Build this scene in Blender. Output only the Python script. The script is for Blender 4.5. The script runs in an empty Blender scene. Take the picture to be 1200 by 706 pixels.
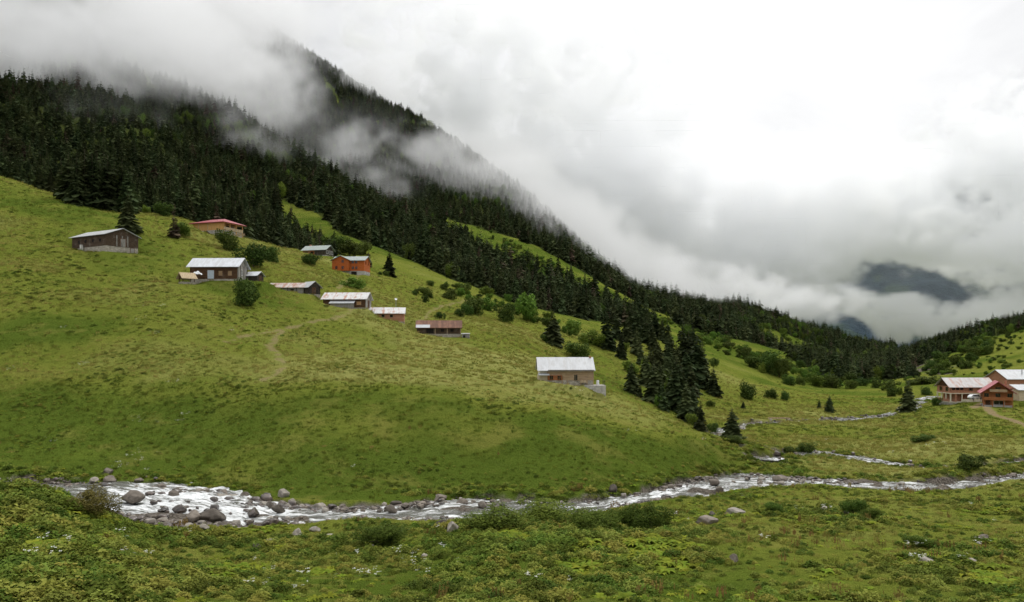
import bpy, bmesh, math, random
import numpy as np
from mathutils import Vector, Matrix

random.seed(7)
RNG = np.random.default_rng(7)
SC = bpy.context.scene
COL = SC.collection
FPX = 1200 * 28.0 / 36.0          # focal length in photograph pixels
HOR = 400.0                       # photograph row of the horizon


# ------------------------------------------------------------------ helpers
def tag(o, label=None, cat=None, group=None, kind=None):
    if label: o['label'] = label
    if cat: o['category'] = cat
    if group: o['group'] = group
    if kind: o['kind'] = kind
    return o


def link(name, me, mat=None, parent=None):
    o = bpy.data.objects.new(name, me)
    COL.objects.link(o)
    if mat is not None and len(me.materials) == 0:
        for m in (mat if isinstance(mat, (list, tuple)) else [mat]):
            me.materials.append(m)
    if parent is not None:
        o.parent = parent
    return o


def empty(name, loc=(0, 0, 0), rz=0.0):
    o = bpy.data.objects.new(name, None)
    COL.objects.link(o)
    o.location = loc
    o.rotation_euler = (0, 0, rz)
    o.empty_display_size = 0.5
    return o


def np_mesh(name, verts, faces, smooth=False, n=None):
    """faces: (F,k) int array, every face with k corners"""
    me = bpy.data.meshes.new(name)
    verts = np.ascontiguousarray(verts, dtype=np.float32)
    faces = np.ascontiguousarray(faces, dtype=np.int32)
    F, k = faces.shape
    me.vertices.add(len(verts))
    me.vertices.foreach_set('co', verts.ravel())
    me.loops.add(F * k)
    me.loops.foreach_set('vertex_index', faces.ravel())
    me.polygons.add(F)
    me.polygons.foreach_set('loop_start', np.arange(0, F * k, k, dtype=np.int32))
    me.polygons.foreach_set('loop_total', np.full(F, k, dtype=np.int32))
    me.polygons.foreach_set('use_smooth', np.full(F, smooth, dtype=bool))
    me.update(calc_edges=True)
    me.validate()
    return me


def col_attr(me, name, data):
    a = me.attributes.new(name, 'FLOAT_COLOR', 'POINT')
    d = np.ones((len(me.vertices), 4), dtype=np.float32)
    d[:, :data.shape[1]] = data
    a.data.foreach_set('color', d.ravel())


def float_attr(me, name, data):
    a = me.attributes.new(name, 'FLOAT', 'POINT')
    a.data.foreach_set('value', np.ascontiguousarray(data, dtype=np.float32))


def _hash(ix, iy, s):
    h = (ix.astype(np.int64) * 374761393 + iy.astype(np.int64) * 668265263 + s * 974711) & 0xffffffff
    h = ((h ^ (h >> 13)) * 1274126177) & 0xffffffff
    h = h ^ (h >> 16)
    return (h & 0xffff) / 65535.0


def vnoise(x, y, s=0):
    ix = np.floor(x); iy = np.floor(y)
    fx = x - ix; fy = y - iy
    fx = fx * fx * fx * (fx * (fx * 6 - 15) + 10); fy = fy * fy * fy * (fy * (fy * 6 - 15) + 10)
    a = _hash(ix, iy, s); b = _hash(ix + 1, iy, s); c = _hash(ix, iy + 1, s); d = _hash(ix + 1, iy + 1, s)
    return (a + (b - a) * fx) * (1 - fy) + (c + (d - c) * fx) * fy


def fbm(x, y, octv=4, s=0, gain=0.5):
    t = np.zeros_like(x, dtype=float); a = 1.0; w = 0.0
    for k in range(octv):
        t += a * vnoise(x * 2 ** k + 17.3 * k, y * 2 ** k - 9.1 * k, s + k)
        w += a; a *= gain
    return t / w * 2 - 1


def sstep(a, b, x):
    t = np.clip((x - a) / (b - a), 0, 1)
    return t * t * (3 - 2 * t)


def pchip_rows(xk, yk, x):
    """monotone cubic through (N,K) knots, one abscissa per row"""
    h = np.diff(xk, axis=1); d = np.diff(yk, axis=1) / h
    m = np.zeros_like(yk)
    s = d[:, :-1] * d[:, 1:]
    w1 = 2 * h[:, 1:] + h[:, :-1]; w2 = h[:, 1:] + 2 * h[:, :-1]
    with np.errstate(divide='ignore', invalid='ignore'):
        hm = (w1 + w2) / (w1 / d[:, :-1] + w2 / d[:, 1:])
    m[:, 1:-1] = np.where(s > 0, np.nan_to_num(hm), 0)
    m[:, 0] = d[:, 0]; m[:, -1] = d[:, -1]
    K = xk.shape[1]
    i = np.clip((xk <= x[:, None]).sum(1) - 1, 0, K - 2)
    r = np.arange(len(x))
    hh = h[r, i]; t = np.clip((x - xk[r, i]) / hh, 0, 1)
    t2 = t * t; t3 = t2 * t
    return ((2 * t3 - 3 * t2 + 1) * yk[r, i] + (t3 - 2 * t2 + t) * hh * m[r, i]
            + (-2 * t3 + 3 * t2) * yk[r, i + 1] + (t3 - t2) * hh * m[r, i + 1])


# ------------------------------------------------------------------ terrain: contour lines lofted into one ground sheet
# river centre line: photograph column -> (depth, water level)
RIV = np.array([(-700, 96, -16.6), (-300, 94, -16.8), (0, 92, -17.0), (75, 90.7, -17.2), (130, 88, -17.35), (200, 85.8, -17.6),
                (260, 84.8, -18.1), (320, 85.2, -18.55), (400, 86, -18.8), (470, 87.2, -18.9), (540, 89.5, -19.0), (600, 90, -19.05),
                (650, 90.5, -19.1), (700, 92, -19.15), (760, 97.4, -19.2), (820, 104.5, -19.3), (870, 109, -19.4), (960, 107.7, -19.5),
                (1060, 105.7, -19.6), (1110, 105.5, -19.65), (1150, 109, -19.7), (1200, 114, -19.8), (1300, 122, -19.9), (1900, 150, -20)])
RIVW = np.array([(-700, 10), (0, 9), (75, 10), (130, 17), (200, 20.5), (260, 17), (320, 11), (370, 6.5), (420, 6), (470, 8), (540, 11.5), (590, 9.5), (650, 7),
                 (700, 6), (760, 7), (820, 13), (870, 15), (930, 9.5), (960, 8), (1060, 8.5), (1130, 9.5), (1200, 9), (1900, 9)])
PXT = np.arange(-900.0, 2105.0, 5.0)


def smooth1(a, n=9):
    k = np.hanning(n + 2)[1:-1]; k /= k.sum()
    p = np.pad(a, n // 2, mode='edge')
    return np.convolve(p, k, mode='valid')


RY = smooth1(np.interp(PXT, RIV[:, 0], RIV[:, 1])); RZ = smooth1(np.interp(PXT, RIV[:, 0], RIV[:, 2]))
RW = smooth1(np.interp(PXT, RIVW[:, 0], RIVW[:, 1]), 7)


def curve(pts, n=13):
    """[(px, row, depth)] -> depth and height tables over PXT"""
    p = np.array(pts, dtype=float)
    Y = np.interp(PXT, p[:, 0], p[:, 2]); v = np.interp(PXT, p[:, 0], (HOR - p[:, 1]) / FPX)
    return smooth1(Y, n), smooth1(v, n) * smooth1(Y, n)


def flat(pts, n=13):
    """[(px, depth, height)]"""
    p = np.array(pts, dtype=float)
    return smooth1(np.interp(PXT, p[:, 0], p[:, 1]), n), smooth1(np.interp(PXT, p[:, 0], p[:, 2]), n)


CURVES = [
    flat([(0, 2, -1.9), (1, 2, -1.9)]),
    flat([(0, 42, -13.2), (300, 42, -13.6), (600, 42, -13.9), (900, 42, -13.6), (1200, 42, -13.6)]),
    flat([(-300, 67, -12.6), (0, 67, -12.9), (50, 67, -13.2), (100, 67, -14.8), (150, 67, -16.0), (200, 64, -16.9), (300, 64, -17.2), (480, 67, -17.1), (600, 68, -16.5),
          (700, 68, -16.6), (850, 69, -16.4), (1000, 69, -16.4), (1200, 70, -16.4)]),
    (RY - RW / 2 - 1.6, RZ + 0.55 + 0.4 * sstep(820, 900, PXT) - 0.35 * sstep(100, 150, PXT) * sstep(420, 340, PXT)),
    (RY, RZ + 0.4),
    (RY + RW / 2 + 2.0, RZ + 0.7),
    curve([(-300, 470, 130), (0, 455, 130), (200, 445, 128), (400, 452, 124), (500, 457, 121), (600, 472, 120), (700, 490, 119), (800, 510, 120),
           (860, 523, 125), (950, 545, 124), (1030, 548, 125), (1100, 545, 130), (1200, 535, 137), (1500, 530, 160)]),
    curve([(-300, 345, 172), (0, 352, 165), (200, 350, 170), (300, 378, 168), (400, 402, 166), (500, 422, 164), (600, 445, 154), (700, 468, 142), (800, 500, 135),
           (860, 519, 131), (950, 539, 133), (1030, 538, 140), (1100, 520, 150), (1200, 512, 157), (1500, 500, 190)]),
    curve([(-300, 255, 230), (0, 270, 215), (100, 290, 205), (200, 312, 198), (300, 338, 196), (400, 362, 195), (500, 391, 196), (600, 424, 182),
           (660, 445, 168), (700, 480, 170), (800, 518, 163), (860, 511, 178), (950, 509, 185), (1030, 509, 190), (1100, 499, 190), (1200, 497, 195), (1500, 480, 230)]),
    curve([(-300, 190, 272), (0, 235, 245), (100, 251, 232), (200, 267, 240), (300, 303, 240), (400, 325, 250), (500, 359, 248), (600, 393, 230),
           (700, 442, 222), (800, 477, 222), (860, 482, 240), (950, 479, 265), (1030, 477, 275), (1080, 484, 232), (1110, 476, 232), (1200, 474, 240), (1500, 450, 270)]),
    curve([(-300, 140, 315), (0, 206, 285), (60, 227, 280), (110, 242, 275), (200, 251, 275), (250, 268, 285), (300, 283, 295), (350, 293, 308), (400, 304, 305),
           (500, 338, 305), (600, 377, 290), (700, 404, 290), (800, 430, 295), (860, 450, 315), (950, 462, 330), (1030, 461, 350), (1100, 464, 315), (1200, 462, 320), (1500, 410, 360)]),
    curve([(-300, 138, 355), (0, 206, 325), (100, 246, 312), (200, 256, 315), (300, 290, 330), (350, 296, 342), (400, 296, 345),
           (500, 325, 335), (600, 367, 312), (700, 387, 330), (800, 413, 350), (860, 428, 378), (950, 450, 410), (1030, 449, 430), (1100, 445, 400), (1200, 425, 410), (1500, 370, 440)]),
    curve([(-300, 60, 480), (0, 110, 480), (100, 118, 490), (150, 128, 500), (200, 161, 492), (240, 190, 480), (300, 238, 450), (350, 271, 420), (390, 286, 390), (400, 280, 385), (500, 317, 355),
           (600, 361, 328), (700, 381, 352), (800, 405, 390), (860, 419, 420), (950, 441, 465), (1030, 442, 500), (1100, 430, 470), (1200, 404, 480), (1500, 330, 500)]),
    curve([(-300, 62, 560), (0, 115, 560), (100, 123, 560), (200, 163, 545), (300, 213, 508), (350, 236, 480), (400, 268, 432), (500, 311, 385),
           (600, 356, 352), (700, 376, 380), (800, 398, 430), (860, 411, 470), (950, 433, 525), (1030, 437, 560), (1100, 417, 540), (1200, 389, 540), (1500, 300, 560)]),
    curve([(-300, 0, 640), (0, 60, 650), (100, 80, 650), (200, 105, 650), (290, 150, 640), (350, 190, 620), (400, 222, 600), (500, 274, 560), (600, 314, 500), (650, 339, 465),
           (700, 364, 440), (760, 380, 455), (800, 390, 475), (860, 404, 530), (950, 427, 595), (1030, 433, 640), (1100, 402, 610), (1200, 378, 600), (1500, 280, 620)]),
    curve([(-300, 0, 720), (0, 62, 720), (100, 80, 720), (200, 105, 720), (300, 157, 715), (400, 222, 665), (500, 266, 620), (600, 292, 565), (650, 316, 540),
           (700, 346, 520), (760, 372, 520), (800, 383, 525), (860, 398, 575), (950, 421, 655), (1030, 429, 700), (1100, 399, 680), (1200, 385, 680), (1500, 290, 700)]),
    curve([(-300, -40, 800), (0, 20, 800), (100, 40, 800), (200, 75, 800), (300, 135, 790), (400, 208, 730), (500, 250, 675), (600, 277, 625), (650, 302, 600),
           (700, 332, 575), (760, 363, 565), (800, 376, 570), (860, 391, 620), (950, 415, 710), (1000, 424, 750), (1030, 426, 770), (1100, 405, 780), (1200, 395, 780), (1500, 300, 800)]),
    curve([(-300, -260, 1150), (0, -140, 1150), (200, -40, 1100), (300, 25, 1050), (350, 63, 1030), (400, 95, 1010), (480, 140, 980), (540, 178, 950), (600, 222, 900), (650, 266, 870),
           (700, 319, 830), (740, 347, 810), (800, 359, 790), (870, 368, 800), (950, 389, 860), (1000, 404, 890), (1030, 413, 900), (1100, 410, 900), (1200, 400, 900), (1500, 330, 950)]),
    curve([(-300, -200, 1450), (0, -100, 1450), (300, 60, 1350), (480, 175, 1280), (600, 265, 1200), (700, 350, 1100), (800, 385, 1050), (950, 410, 1100),
           (1030, 418, 1150), (1100, 415, 1150), (1200, 410, 1150), (1500, 380, 1200)]),
    flat([(0, 2200, -60), (1, 2200, -60)]),
    flat([(0, 9000, -150), (1, 9000, -150)]),
]
CY = np.stack([c[0] for c in CURVES]); CZ = np.stack([c[1] for c in CURVES])
CY = np.maximum.accumulate(CY + 1e-3 * np.arange(len(CURVES))[:, None], axis=0)
NC = len(CURVES)

# side channels of the stream, upstream: photograph points with depth; (centre line, width, level drop)
BR = [
    [(1210, 543, 133), (1150, 549, 128), (1085, 551, 128), (1035, 546, 132), (1000, 538, 139), (965, 534, 143), (930, 540, 137), (880, 553, 124)],
    [(1100, 461, 320), (1080, 467, 295), (1070, 474, 270), (1062, 482, 250), (1030, 487, 236), (985, 489, 232), (940, 493, 222), (905, 494, 215), (865, 499, 200), (845, 508, 188), (825, 520, 172)],
]
BRW = [3.6, 4.0]


def dense_line(p, step=1.0):
    p = np.array(p, float)
    P = np.stack([(p[:, 0] - 600) / FPX * p[:, 2], p[:, 2], (HOR - p[:, 1]) / FPX * p[:, 2]], 1)
    # Catmull-Rom through the points
    Q = np.vstack([2 * P[0] - P[1], P, 2 * P[-1] - P[-2]])
    out = []
    for i in range(1, len(Q) - 2):
        n = max(2, int(np.linalg.norm(Q[i + 1] - Q[i]) / step))
        t = np.linspace(0, 1, n, endpoint=False)[:, None]
        a, b, c, d = Q[i - 1], Q[i], Q[i + 1], Q[i + 2]
        out.append(0.5 * (2 * b + (c - a) * t + (2 * a - 5 * b + 4 * c - d) * t ** 2 + (3 * b - a - 3 * c + d) * t ** 3))
    out.append(Q[-2][None])
    return np.vstack(out)


def loft(X, Y):
    X = np.asarray(X, float); Y = np.asarray(Y, float)
    Z = np.empty_like(X)
    for s in range(0, len(X), 60000):
        x = X[s:s + 60000]; y = Y[s:s + 60000]
        px = np.clip(600 + FPX * x / np.maximum(y, 1.0), PXT[0], PXT[-1])
        f = (px - PXT[0]) / 5.0
        i = np.clip(f.astype(int), 0, len(PXT) - 2); t = f - i
        yk = CY[:, i] * (1 - t) + CY[:, i + 1] * t
        zk = CZ[:, i] * (1 - t) + CZ[:, i + 1] * t
        Z[s:s + 60000] = pchip_rows(yk.T, zk.T, y)
    return Z


def at_px(tab, px):
    return np.interp(px, PXT, tab)


BRL = [dense_line(b) for b in BR]
for L_ in BRL:                                             # branch water levels follow the ground
    z = loft(L_[:, 0], L_[:, 1]) - 0.35
    k = 41
    zz = np.convolve(np.pad(z, k // 2, mode='edge'), np.ones(k) / k, mode='valid')
    L_[:, 2] = zz

HOLES = []          # flattened building plots: (x, y, rx, ry, cos, sin, z)


def ground(X, Y, detail=True):
    X = np.atleast_1d(np.asarray(X, float)); Y = np.atleast_1d(np.asarray(Y, float))
    Z = loft(X, Y)
    px = 600 + FPX * X / np.maximum(Y, 1.0)
    if detail:
        far = sstep(150, 500, Y)
        near = sstep(10, 40, Y)
        Z = Z + near * (0.7 * fbm(X / 16, Y / 12, 3, 3) + 0.36 * fbm(X / 5.5, Y / 3.2, 3, 11) * (1 - far)) + far * 3.0 * fbm(X / 60, Y / 60, 4, 5)
    # main channel
    ry = at_px(RY, px); rz = at_px(RZ, px); rw = at_px(RW, px)
    wob = 1.0 * fbm(X / 5.0, Y / 5.0, 2, 21)
    e = np.abs(Y - ry) - rw / 2 + wob * 0.7
    bed = rz - 0.55 + 0.35 * fbm(X / 2.2, Y / 2.2, 3, 31) + np.where(px > 780, .95, .55) * sstep(0.10, 0.45, fbm(X / 6.0, Y / 3.5, 3, 37)) * sstep(5.5, 8.0, rw)
    t = sstep(2.0, -0.3, e)
    Z = Z * (1 - t) + np.minimum(bed, Z) * t
    RAPID = e
    # branches
    near_b = np.full(len(X), 99.0)
    for L_, w in zip(BRL, BRW):
        lo = L_[:, :2].min(0) - 12; hi = L_[:, :2].max(0) + 12
        m = np.where((X > lo[0]) & (X < hi[0]) & (Y > lo[1]) & (Y < hi[1]))[0]
        for s in range(0, len(m), 8000):
            mm = m[s:s + 8000]
            D = (X[mm, None] - L_[None, :, 0]) ** 2 + (Y[mm, None] - L_[None, :, 1]) ** 2
            j = D.argmin(1); dd = np.sqrt(D[np.arange(len(mm)), j]) - w / 2 + wob[mm] * 0.6 + 3.6 * fbm(X[mm] / 7, Y[mm] / 5, 2, 23)
            t = sstep(1.8, -0.3, dd)
            Z[mm] = Z[mm] * (1 - t) + np.minimum(L_[j, 2] - 0.5 + 0.3 * fbm(X[mm] / 2.2, Y[mm] / 2.2, 2, 33), Z[mm]) * t
            near_b[mm] = np.minimum(near_b[mm], dd)
    for (hx, hy, rx, ry_, c, s, z0) in HOLES:
        m = np.where((np.abs(X - hx) < 30) & (np.abs(Y - hy) < 30))[0]
        if len(m) == 0: continue
        dx = X[m] - hx; dy = Y[m] - hy
        lx = np.abs(dx * c + dy * s) - rx; ly = np.abs(-dx * s + dy * c) - ry_
        d = np.maximum(lx, ly)
        t = sstep(4.0, 0.2, d)
        Z[m] = Z[m] * (1 - t) + z0 * t
    return Z, np.minimum(RAPID, near_b)


def gz(x, y):
    return float(ground([x], [y])[0][0])


YS = np.exp(np.linspace(math.log(14), math.log(1500), 2600))


def hit(px, py, ymin=14.0, ymax=1500.0):
    """first ground point seen through a photograph pixel"""
    ys = YS[(YS >= ymin) & (YS <= ymax)]
    u = (px - 600) / FPX; v = (HOR - py) / FPX
    z, _ = ground(u * ys, ys)
    k = np.where(z / ys >= v)[0]
    i = k[0] if len(k) else int(np.argmax(z / ys))
    return Vector((u * ys[i], ys[i], z[i]))


def proj(X, Y, Z):
    return 600 + FPX * X / Y, HOR - FPX * Z / Y
# ------------------------------------------------------------------ node helper
class NB:
    """tiny wrapper for building node trees"""
    def __init__(self, nt):
        self.nt = nt; self.n = nt.nodes; self.l = nt.links

    def new(self, t, **kw):
        nd = self.n.new(t)
        for k, v in kw.items(): setattr(nd, k, v)
        return nd

    def put(self, sock, v):
        if v is None: return
        if isinstance(v, bpy.types.NodeSocket): self.l.new(v, sock)
        else: sock.default_value = v

    def math(self, op, a, b=None, c=None, clamp=False):
        nd = self.new('ShaderNodeMath', operation=op, use_clamp=clamp)
        self.put(nd.inputs[0], a); self.put(nd.inputs[1], b); self.put(nd.inputs[2], c)
        return nd.outputs[0]

    def vmath(self, op, a, b=None):
        nd = self.new('ShaderNodeVectorMath', operation=op)
        self.put(nd.inputs[0], a); self.put(nd.inputs[1], b)
        return nd.outputs['Value'] if op in ('LENGTH', 'DISTANCE', 'DOT_PRODUCT') else nd.outputs[0]

    def noise(self, vec, scale, detail=4, rough=0.55, dist=0.0, dim='3D'):
        nd = self.new('ShaderNodeTexNoise', noise_dimensions=dim)
        self.put(nd.inputs['Vector'], vec)
        self.put(nd.inputs['Scale'], scale); nd.inputs['Detail'].default_value = detail
        nd.inputs['Roughness'].default_value = rough; nd.inputs['Distortion'].default_value = dist
        return nd.outputs[0]

    def ramp(self, v, a, b, lo=0.0, hi=1.0, smooth=True):
        nd = self.new('ShaderNodeMapRange', interpolation_type='SMOOTHSTEP' if smooth else 'LINEAR')
        self.put(nd.inputs[0], v); nd.inputs[1].default_value = a; nd.inputs[2].default_value = b
        nd.inputs[3].default_value = lo; nd.inputs[4].default_value = hi
        return nd.outputs[0]

    def mix(self, f, a, b, mode='MIX'):
        nd = self.new('ShaderNodeMix', data_type='RGBA', blend_type=mode)
        self.put(nd.inputs[0], f)
        for s, v in ((nd.inputs[6], a), (nd.inputs[7], b)):
            if isinstance(v, (tuple, list)) and len(v) == 3: v = (*v, 1)
            self.put(s, v)
        return nd.outputs[2]

    def attr(self, name):
        return self.new('ShaderNodeAttribute', attribute_name=name)

    def sep(self, c):
        nd = self.new('ShaderNodeSeparateColor'); self.put(nd.inputs[0], c)
        return nd.outputs

    def obj(self):
        return self.new('ShaderNodeTexCoord').outputs['Object']

    def pos(self):
        return self.new('ShaderNodeNewGeometry').outputs['Position']

    def rnd(self):
        return self.new('ShaderNodeObjectInfo').outputs['Random']

    def scale(self, vec, s):
        nd = self.new('ShaderNodeMapping'); self.put(nd.inputs[0], vec)
        nd.inputs['Scale'].default_value = s
        return nd.outputs[0]

    def bump(self, h, strength=0.5, dist=0.1, normal=None):
        nd = self.new('ShaderNodeBump'); nd.inputs['Strength'].default_value = strength
        nd.inputs['Distance'].default_value = dist; self.put(nd.inputs['Height'], h)
        if normal is not None: self.put(nd.inputs['Normal'], normal)
        return nd.outputs[0]


def material(name, rough=0.8, spec=0.3):
    m = bpy.data.materials.new(name); m.use_nodes = True
    b = NB(m.node_tree)
    p = m.node_tree.nodes['Principled BSDF']
    p.inputs['Roughness'].default_value = rough
    p.inputs['Specular IOR Level'].default_value = spec
    return m, b, p


def c4(c): return (c[0], c[1], c[2], 1.0)


# ------------------------------------------------------------------ camera, sky, sun
cam = bpy.data.cameras.new('camera'); cam.sensor_width = 36; cam.lens = 28
cam.shift_y = 47.0 / 1200.0; cam.clip_start = 0.2; cam.clip_end = 20000
camo = bpy.data.objects.new('camera', cam); COL.objects.link(camo)
camo.location = (0, 0, 0); camo.rotation_euler = (math.radians(90), 0, 0)
SC.camera = camo

SUN_EL, SUN_AZ = 58.0, 38.0      # azimuth from straight ahead (+Y) towards the right (+X)
w = bpy.data.worlds.new('World'); SC.world = w; w.use_nodes = True
b = NB(w.node_tree)
bg = w.node_tree.nodes['Background']; bg.inputs['Strength'].default_value = 0.1
sky = b.new('ShaderNodeTexSky', sky_type='NISHITA', sun_disc=False)
sky.sun_elevation = math.radians(SUN_EL); sky.sun_rotation = math.radians(SUN_AZ)
sky.air_density = 1.0; sky.dust_density = 3.0
d = b.vmath('NORMALIZE', b.new('ShaderNodeTexCoord').outputs['Generated'])
cdir = Vector(((800 - 600) / FPX, 1, (HOR - 60) / FPX)).normalized()
dist = b.vmath('DISTANCE', d, tuple(cdir))
wisp = b.noise(b.scale(d, (2.2, 2.2, 4.5)), 2.0, 6, 0.55, 0.6)
dd = b.math('ADD', dist, b.math('MULTIPLY', b.math('SUBTRACT', wisp, 0.5), 0.55))
glow = b.ramp(dd, 0.14, 0.60, 1.0, 0.0)
grey = b.noise(b.scale(d, (1.5, 1.5, 4.0)), 2.6, 5, 0.6, 0.4)
over = b.mix(b.ramp(grey, .3, .7), (6.0, 6.1, 6.2), (8.4, 8.45, 8.5))
over = b.mix(glow, over, (10.6, 10.6, 10.6))
dz = b.new('ShaderNodeSeparateXYZ'); b.put(dz.inputs[0], d)
zen = b.ramp(dz.outputs[2], 0.32, 0.95, 1.0, 2.3)          # an overcast sky is brightest overhead
zc = b.new('ShaderNodeCombineXYZ')
for k_ in range(3): b.put(zc.inputs[k_], zen)
over = b.mix(1.0, over, zc.outputs[0], 'MULTIPLY')
skyc = b.mix(0.93, sky.outputs[0], over)
b.put(bg.inputs['Color'], skyc)

sl = bpy.data.lights.new('sun', 'SUN'); sl.energy = 1.5; sl.angle = math.radians(14); sl.color = (1.0, 0.96, 0.9)
sl.color = (1.0, 0.96, 0.90)
so = bpy.data.objects.new('sun', sl); COL.objects.link(so)
el, az = math.radians(SUN_EL), math.radians(SUN_AZ)
sd = Vector((math.sin(az) * math.cos(el), math.cos(az) * math.cos(el), math.sin(el)))
so.rotation_euler = sd.to_track_quat('Z', 'Y').to_euler(); so.location = (0, 0, 300)

SC.view_settings.view_transform = 'Standard'; SC.view_settings.look = 'None'
SC.view_settings.exposure = 0.0; SC.view_settings.gamma = 1.0; SC.view_settings.use_curve_mapping = False
cy = SC.cycles
cy.use_denoising = True; cy.use_adaptive_sampling = True; cy.adaptive_threshold = 0.025; cy.adaptive_min_samples = 16; cy.max_bounces = 16; cy.diffuse_bounces = 2; cy.glossy_bounces = 2; cy.transmission_bounces = 3
cy.volume_bounces = 14; cy.transparent_max_bounces = 8; cy.sample_clamp_indirect = 4.0; cy.caustics_reflective = False; cy.caustics_refractive = False
cy.volume_step_rate = 2.0; cy.volume_max_steps = 256


# ------------------------------------------------------------------ ground sheet
def path_world(pts, step=0.7, **kw):
    P = [hit(px, py, **kw) for px, py in pts]
    out = []
    for a, c in zip(P[:-1], P[1:]):
        n = max(2, int((c - a).length / step))
        for t in np.linspace(0, 1, n, endpoint=False): out.append(a.lerp(c, t))
    return np.array([(p.x, p.y) for p in out])


def line_dist(X, Y, L):
    d = np.full(len(X), 99.0)
    lo = L.min(0) - 6; hi = L.max(0) + 6
    m = np.where((X > lo[0]) & (X < hi[0]) & (Y > lo[1]) & (Y < hi[1]))[0]
    for s in range(0, len(m), 8000):
        mm = m[s:s + 8000]
        d[mm] = np.sqrt(((X[mm, None] - L[None, :, 0]) ** 2 + (Y[mm, None] - L[None, :, 1]) ** 2).min(1))
    return d


def in_poly(px, py, poly):
    r = np.zeros(len(px), bool); n = len(poly); j = n - 1
    for i in range(n):
        xi, yi = poly[i]; xj, yj = poly[j]
        c = ((yi > py) != (yj > py)) & (px < (xj - xi) * (py - yi) / (yj - yi + 1e-9) + xi)
        r ^= c; j = i
    return r


def knot(k, px):
    """depth of contour k above photograph column px"""
    return np.interp(px, PXT, CY[k])


def forest_mask(X, Y):
    """1 where conifer forest stands: belts between the contour lines of the mountain side"""
    px = 600 + FPX * X / Y
    n = 14 * fbm(X / 40, Y / 40, 3, 71)
    n2 = 8 * fbm(X / 14, Y / 14, 2, 75)
    Yn = Y + n + n2
    A = (px < 393) & (Yn > knot(10, px) + 8 - 4 * sstep(80, 300, px)) & (Yn < np.where(px < 325, knot(13, px) + 40, knot(12, px) + 2))
    B = (Yn > knot(13, px) - 10) & (Yn < knot(14, px) + 18) & (px < 768) & (px > 345)
    B2 = (Yn > knot(13, px) - 8) & (Yn < knot(16, px)) & (px <= 352)
    B3 = (Yn > knot(14, px)) & (Yn < knot(16, px)) & (px > 300) & (px < 520)
    C = (Yn > np.where(px > 790, knot(15, px) + 5, knot(16, px) + 4 + 10 * sstep(600, 760, px))) & (Yn < knot(18, px) - 80) & (px < 1050)
    D = (Yn > knot(13, px) + 12) & (Yn < knot(16, px)) & (px > 1015)
    E = (Yn > knot(11, px) + 22 + 130 * sstep(1000, 930, px + 1.6 * n)) & (Yn < knot(16, px)) & (px > 925) & (px < 1078 + 1.2 * n)
    m = A | B | B2 | B3 | C | D | E
    pyy = HOR - FPX * ground(X, Y, False)[0] / Y
    for poly in (STRIP3, CLEAR1, CLEAR2):
        m &= ~in_poly(px, pyy, poly)
    return m


STRIP3 = [(884, 380), (905, 387), (950, 402), (985, 415), (990, 421), (975, 424), (930, 411), (895, 396), (882, 386)]
CLEAR1 = [(150, 55), (165, 75), (185, 108), (178, 112), (150, 80), (140, 60)]
CLEAR2 = [(375, 84), (392, 104), (402, 124), (396, 126), (380, 104)]

# building plots are levelled into the slope: filled by PLOTS below (photograph column, row of the base, depth, half sizes, turn)
# buildings: photograph column and base row of the corner, depth, turn
SITE = {
    'barn_old': (124, 293.5, 200, -0.54), 'barn_white': (278, 327, 190, -0.03), 'tarp': (231, 322, 188.5, 0.1), 'shed_white': (301, 329, 195, -0.25),
    'shelter': (219, 332.5, 186, 0.75), 'house_red': (261.5, 275.5, 262, -0.35), 'house_grey': (381.3, 300, 302, -0.28), 'house_orange': (426.5, 322.5, 268, -0.10),
    'shed_rusty': (355.5, 344, 205, -0.12), 'shed_dark': (361.5, 345, 204, -0.72), 'house_leanto': (428, 361.5, 200, -0.08), 'house_brick': (473.5, 378.5, 203, 0.10),
    'dish': (464, 362, 212, 0), 'house_tiled': (540, 395, 200, 0.06), 'hut': (541, 396.5, 199, 0.0), 'house_stone': (695.5, 452, 150, 0.03),
    'tank': (700.5, 450.9, 150.6, 0), 'bench': (684, 451.2, 149.4, 0), 'hotel': (1113.7, 468.5, 243, 0.03), 'chalet': (1169.5, 476.5, 230, -0.45),
    'hall': (1181, 459, 262, 0.06), 'annex': (1194.5, 470, 240, 0.0), 'brick_shed': (1181, 470, 246, 0.1), 'car': (1143, 468.3, 236, 0.12),
    'wall': (1157, 478, 229, 0.0), 'woodpile': (277.5, 277.5, 263, 0.3), 'bridge': (913, 492.3, 219, -0.12),
}
# plots levelled into the slope: (site, x0, x1, y0, y1, level below the base)
FOOT = [('barn_old', -14.6, -8, -.8, 8.8, -.9), ('barn_old', -8, 0, -.5, 8.8, .3), ('barn_white', -11.4, 0.5, -.8, 6.4, .5), ('shed_white', -3, 0, 0, 3, .1), ('shelter', -2, 1.6, -.3, 2.4, .2),
        ('house_red', -12.2, .6, -.6, 9.6, 0.0), ('house_grey', -9.6, .4, -.3, 6.2, .1), ('house_orange', -10.6, .3, -1.4, 7.2, .1), ('shed_rusty', -9.4, 0, -.1, 4, .2),
        ('shed_dark', -3.4, 0, 0, 3.6, .1), ('house_leanto', -10.8, .2, -1.6, 5.6, .1), ('house_brick', -10.2, .1, -.2, 5, .1), ('house_tiled', -11, .2, -.2, 5.2, .1),
        ('house_stone', -10.3, -6.2, -1.6, 6, -1.0), ('house_stone', -6.2, -3, -1, 6, -.45), ('house_stone', -3, 0, 0.2, 6, .25), ('hotel', 4.5, 13.6, -2.5, 7.2, .7), ('chalet', -4.4, 4.4, -2, 8, .2), ('hall', 0, 17, 0, 11, 0), ('annex', 0, 8, 0, 7, 0)]


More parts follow.
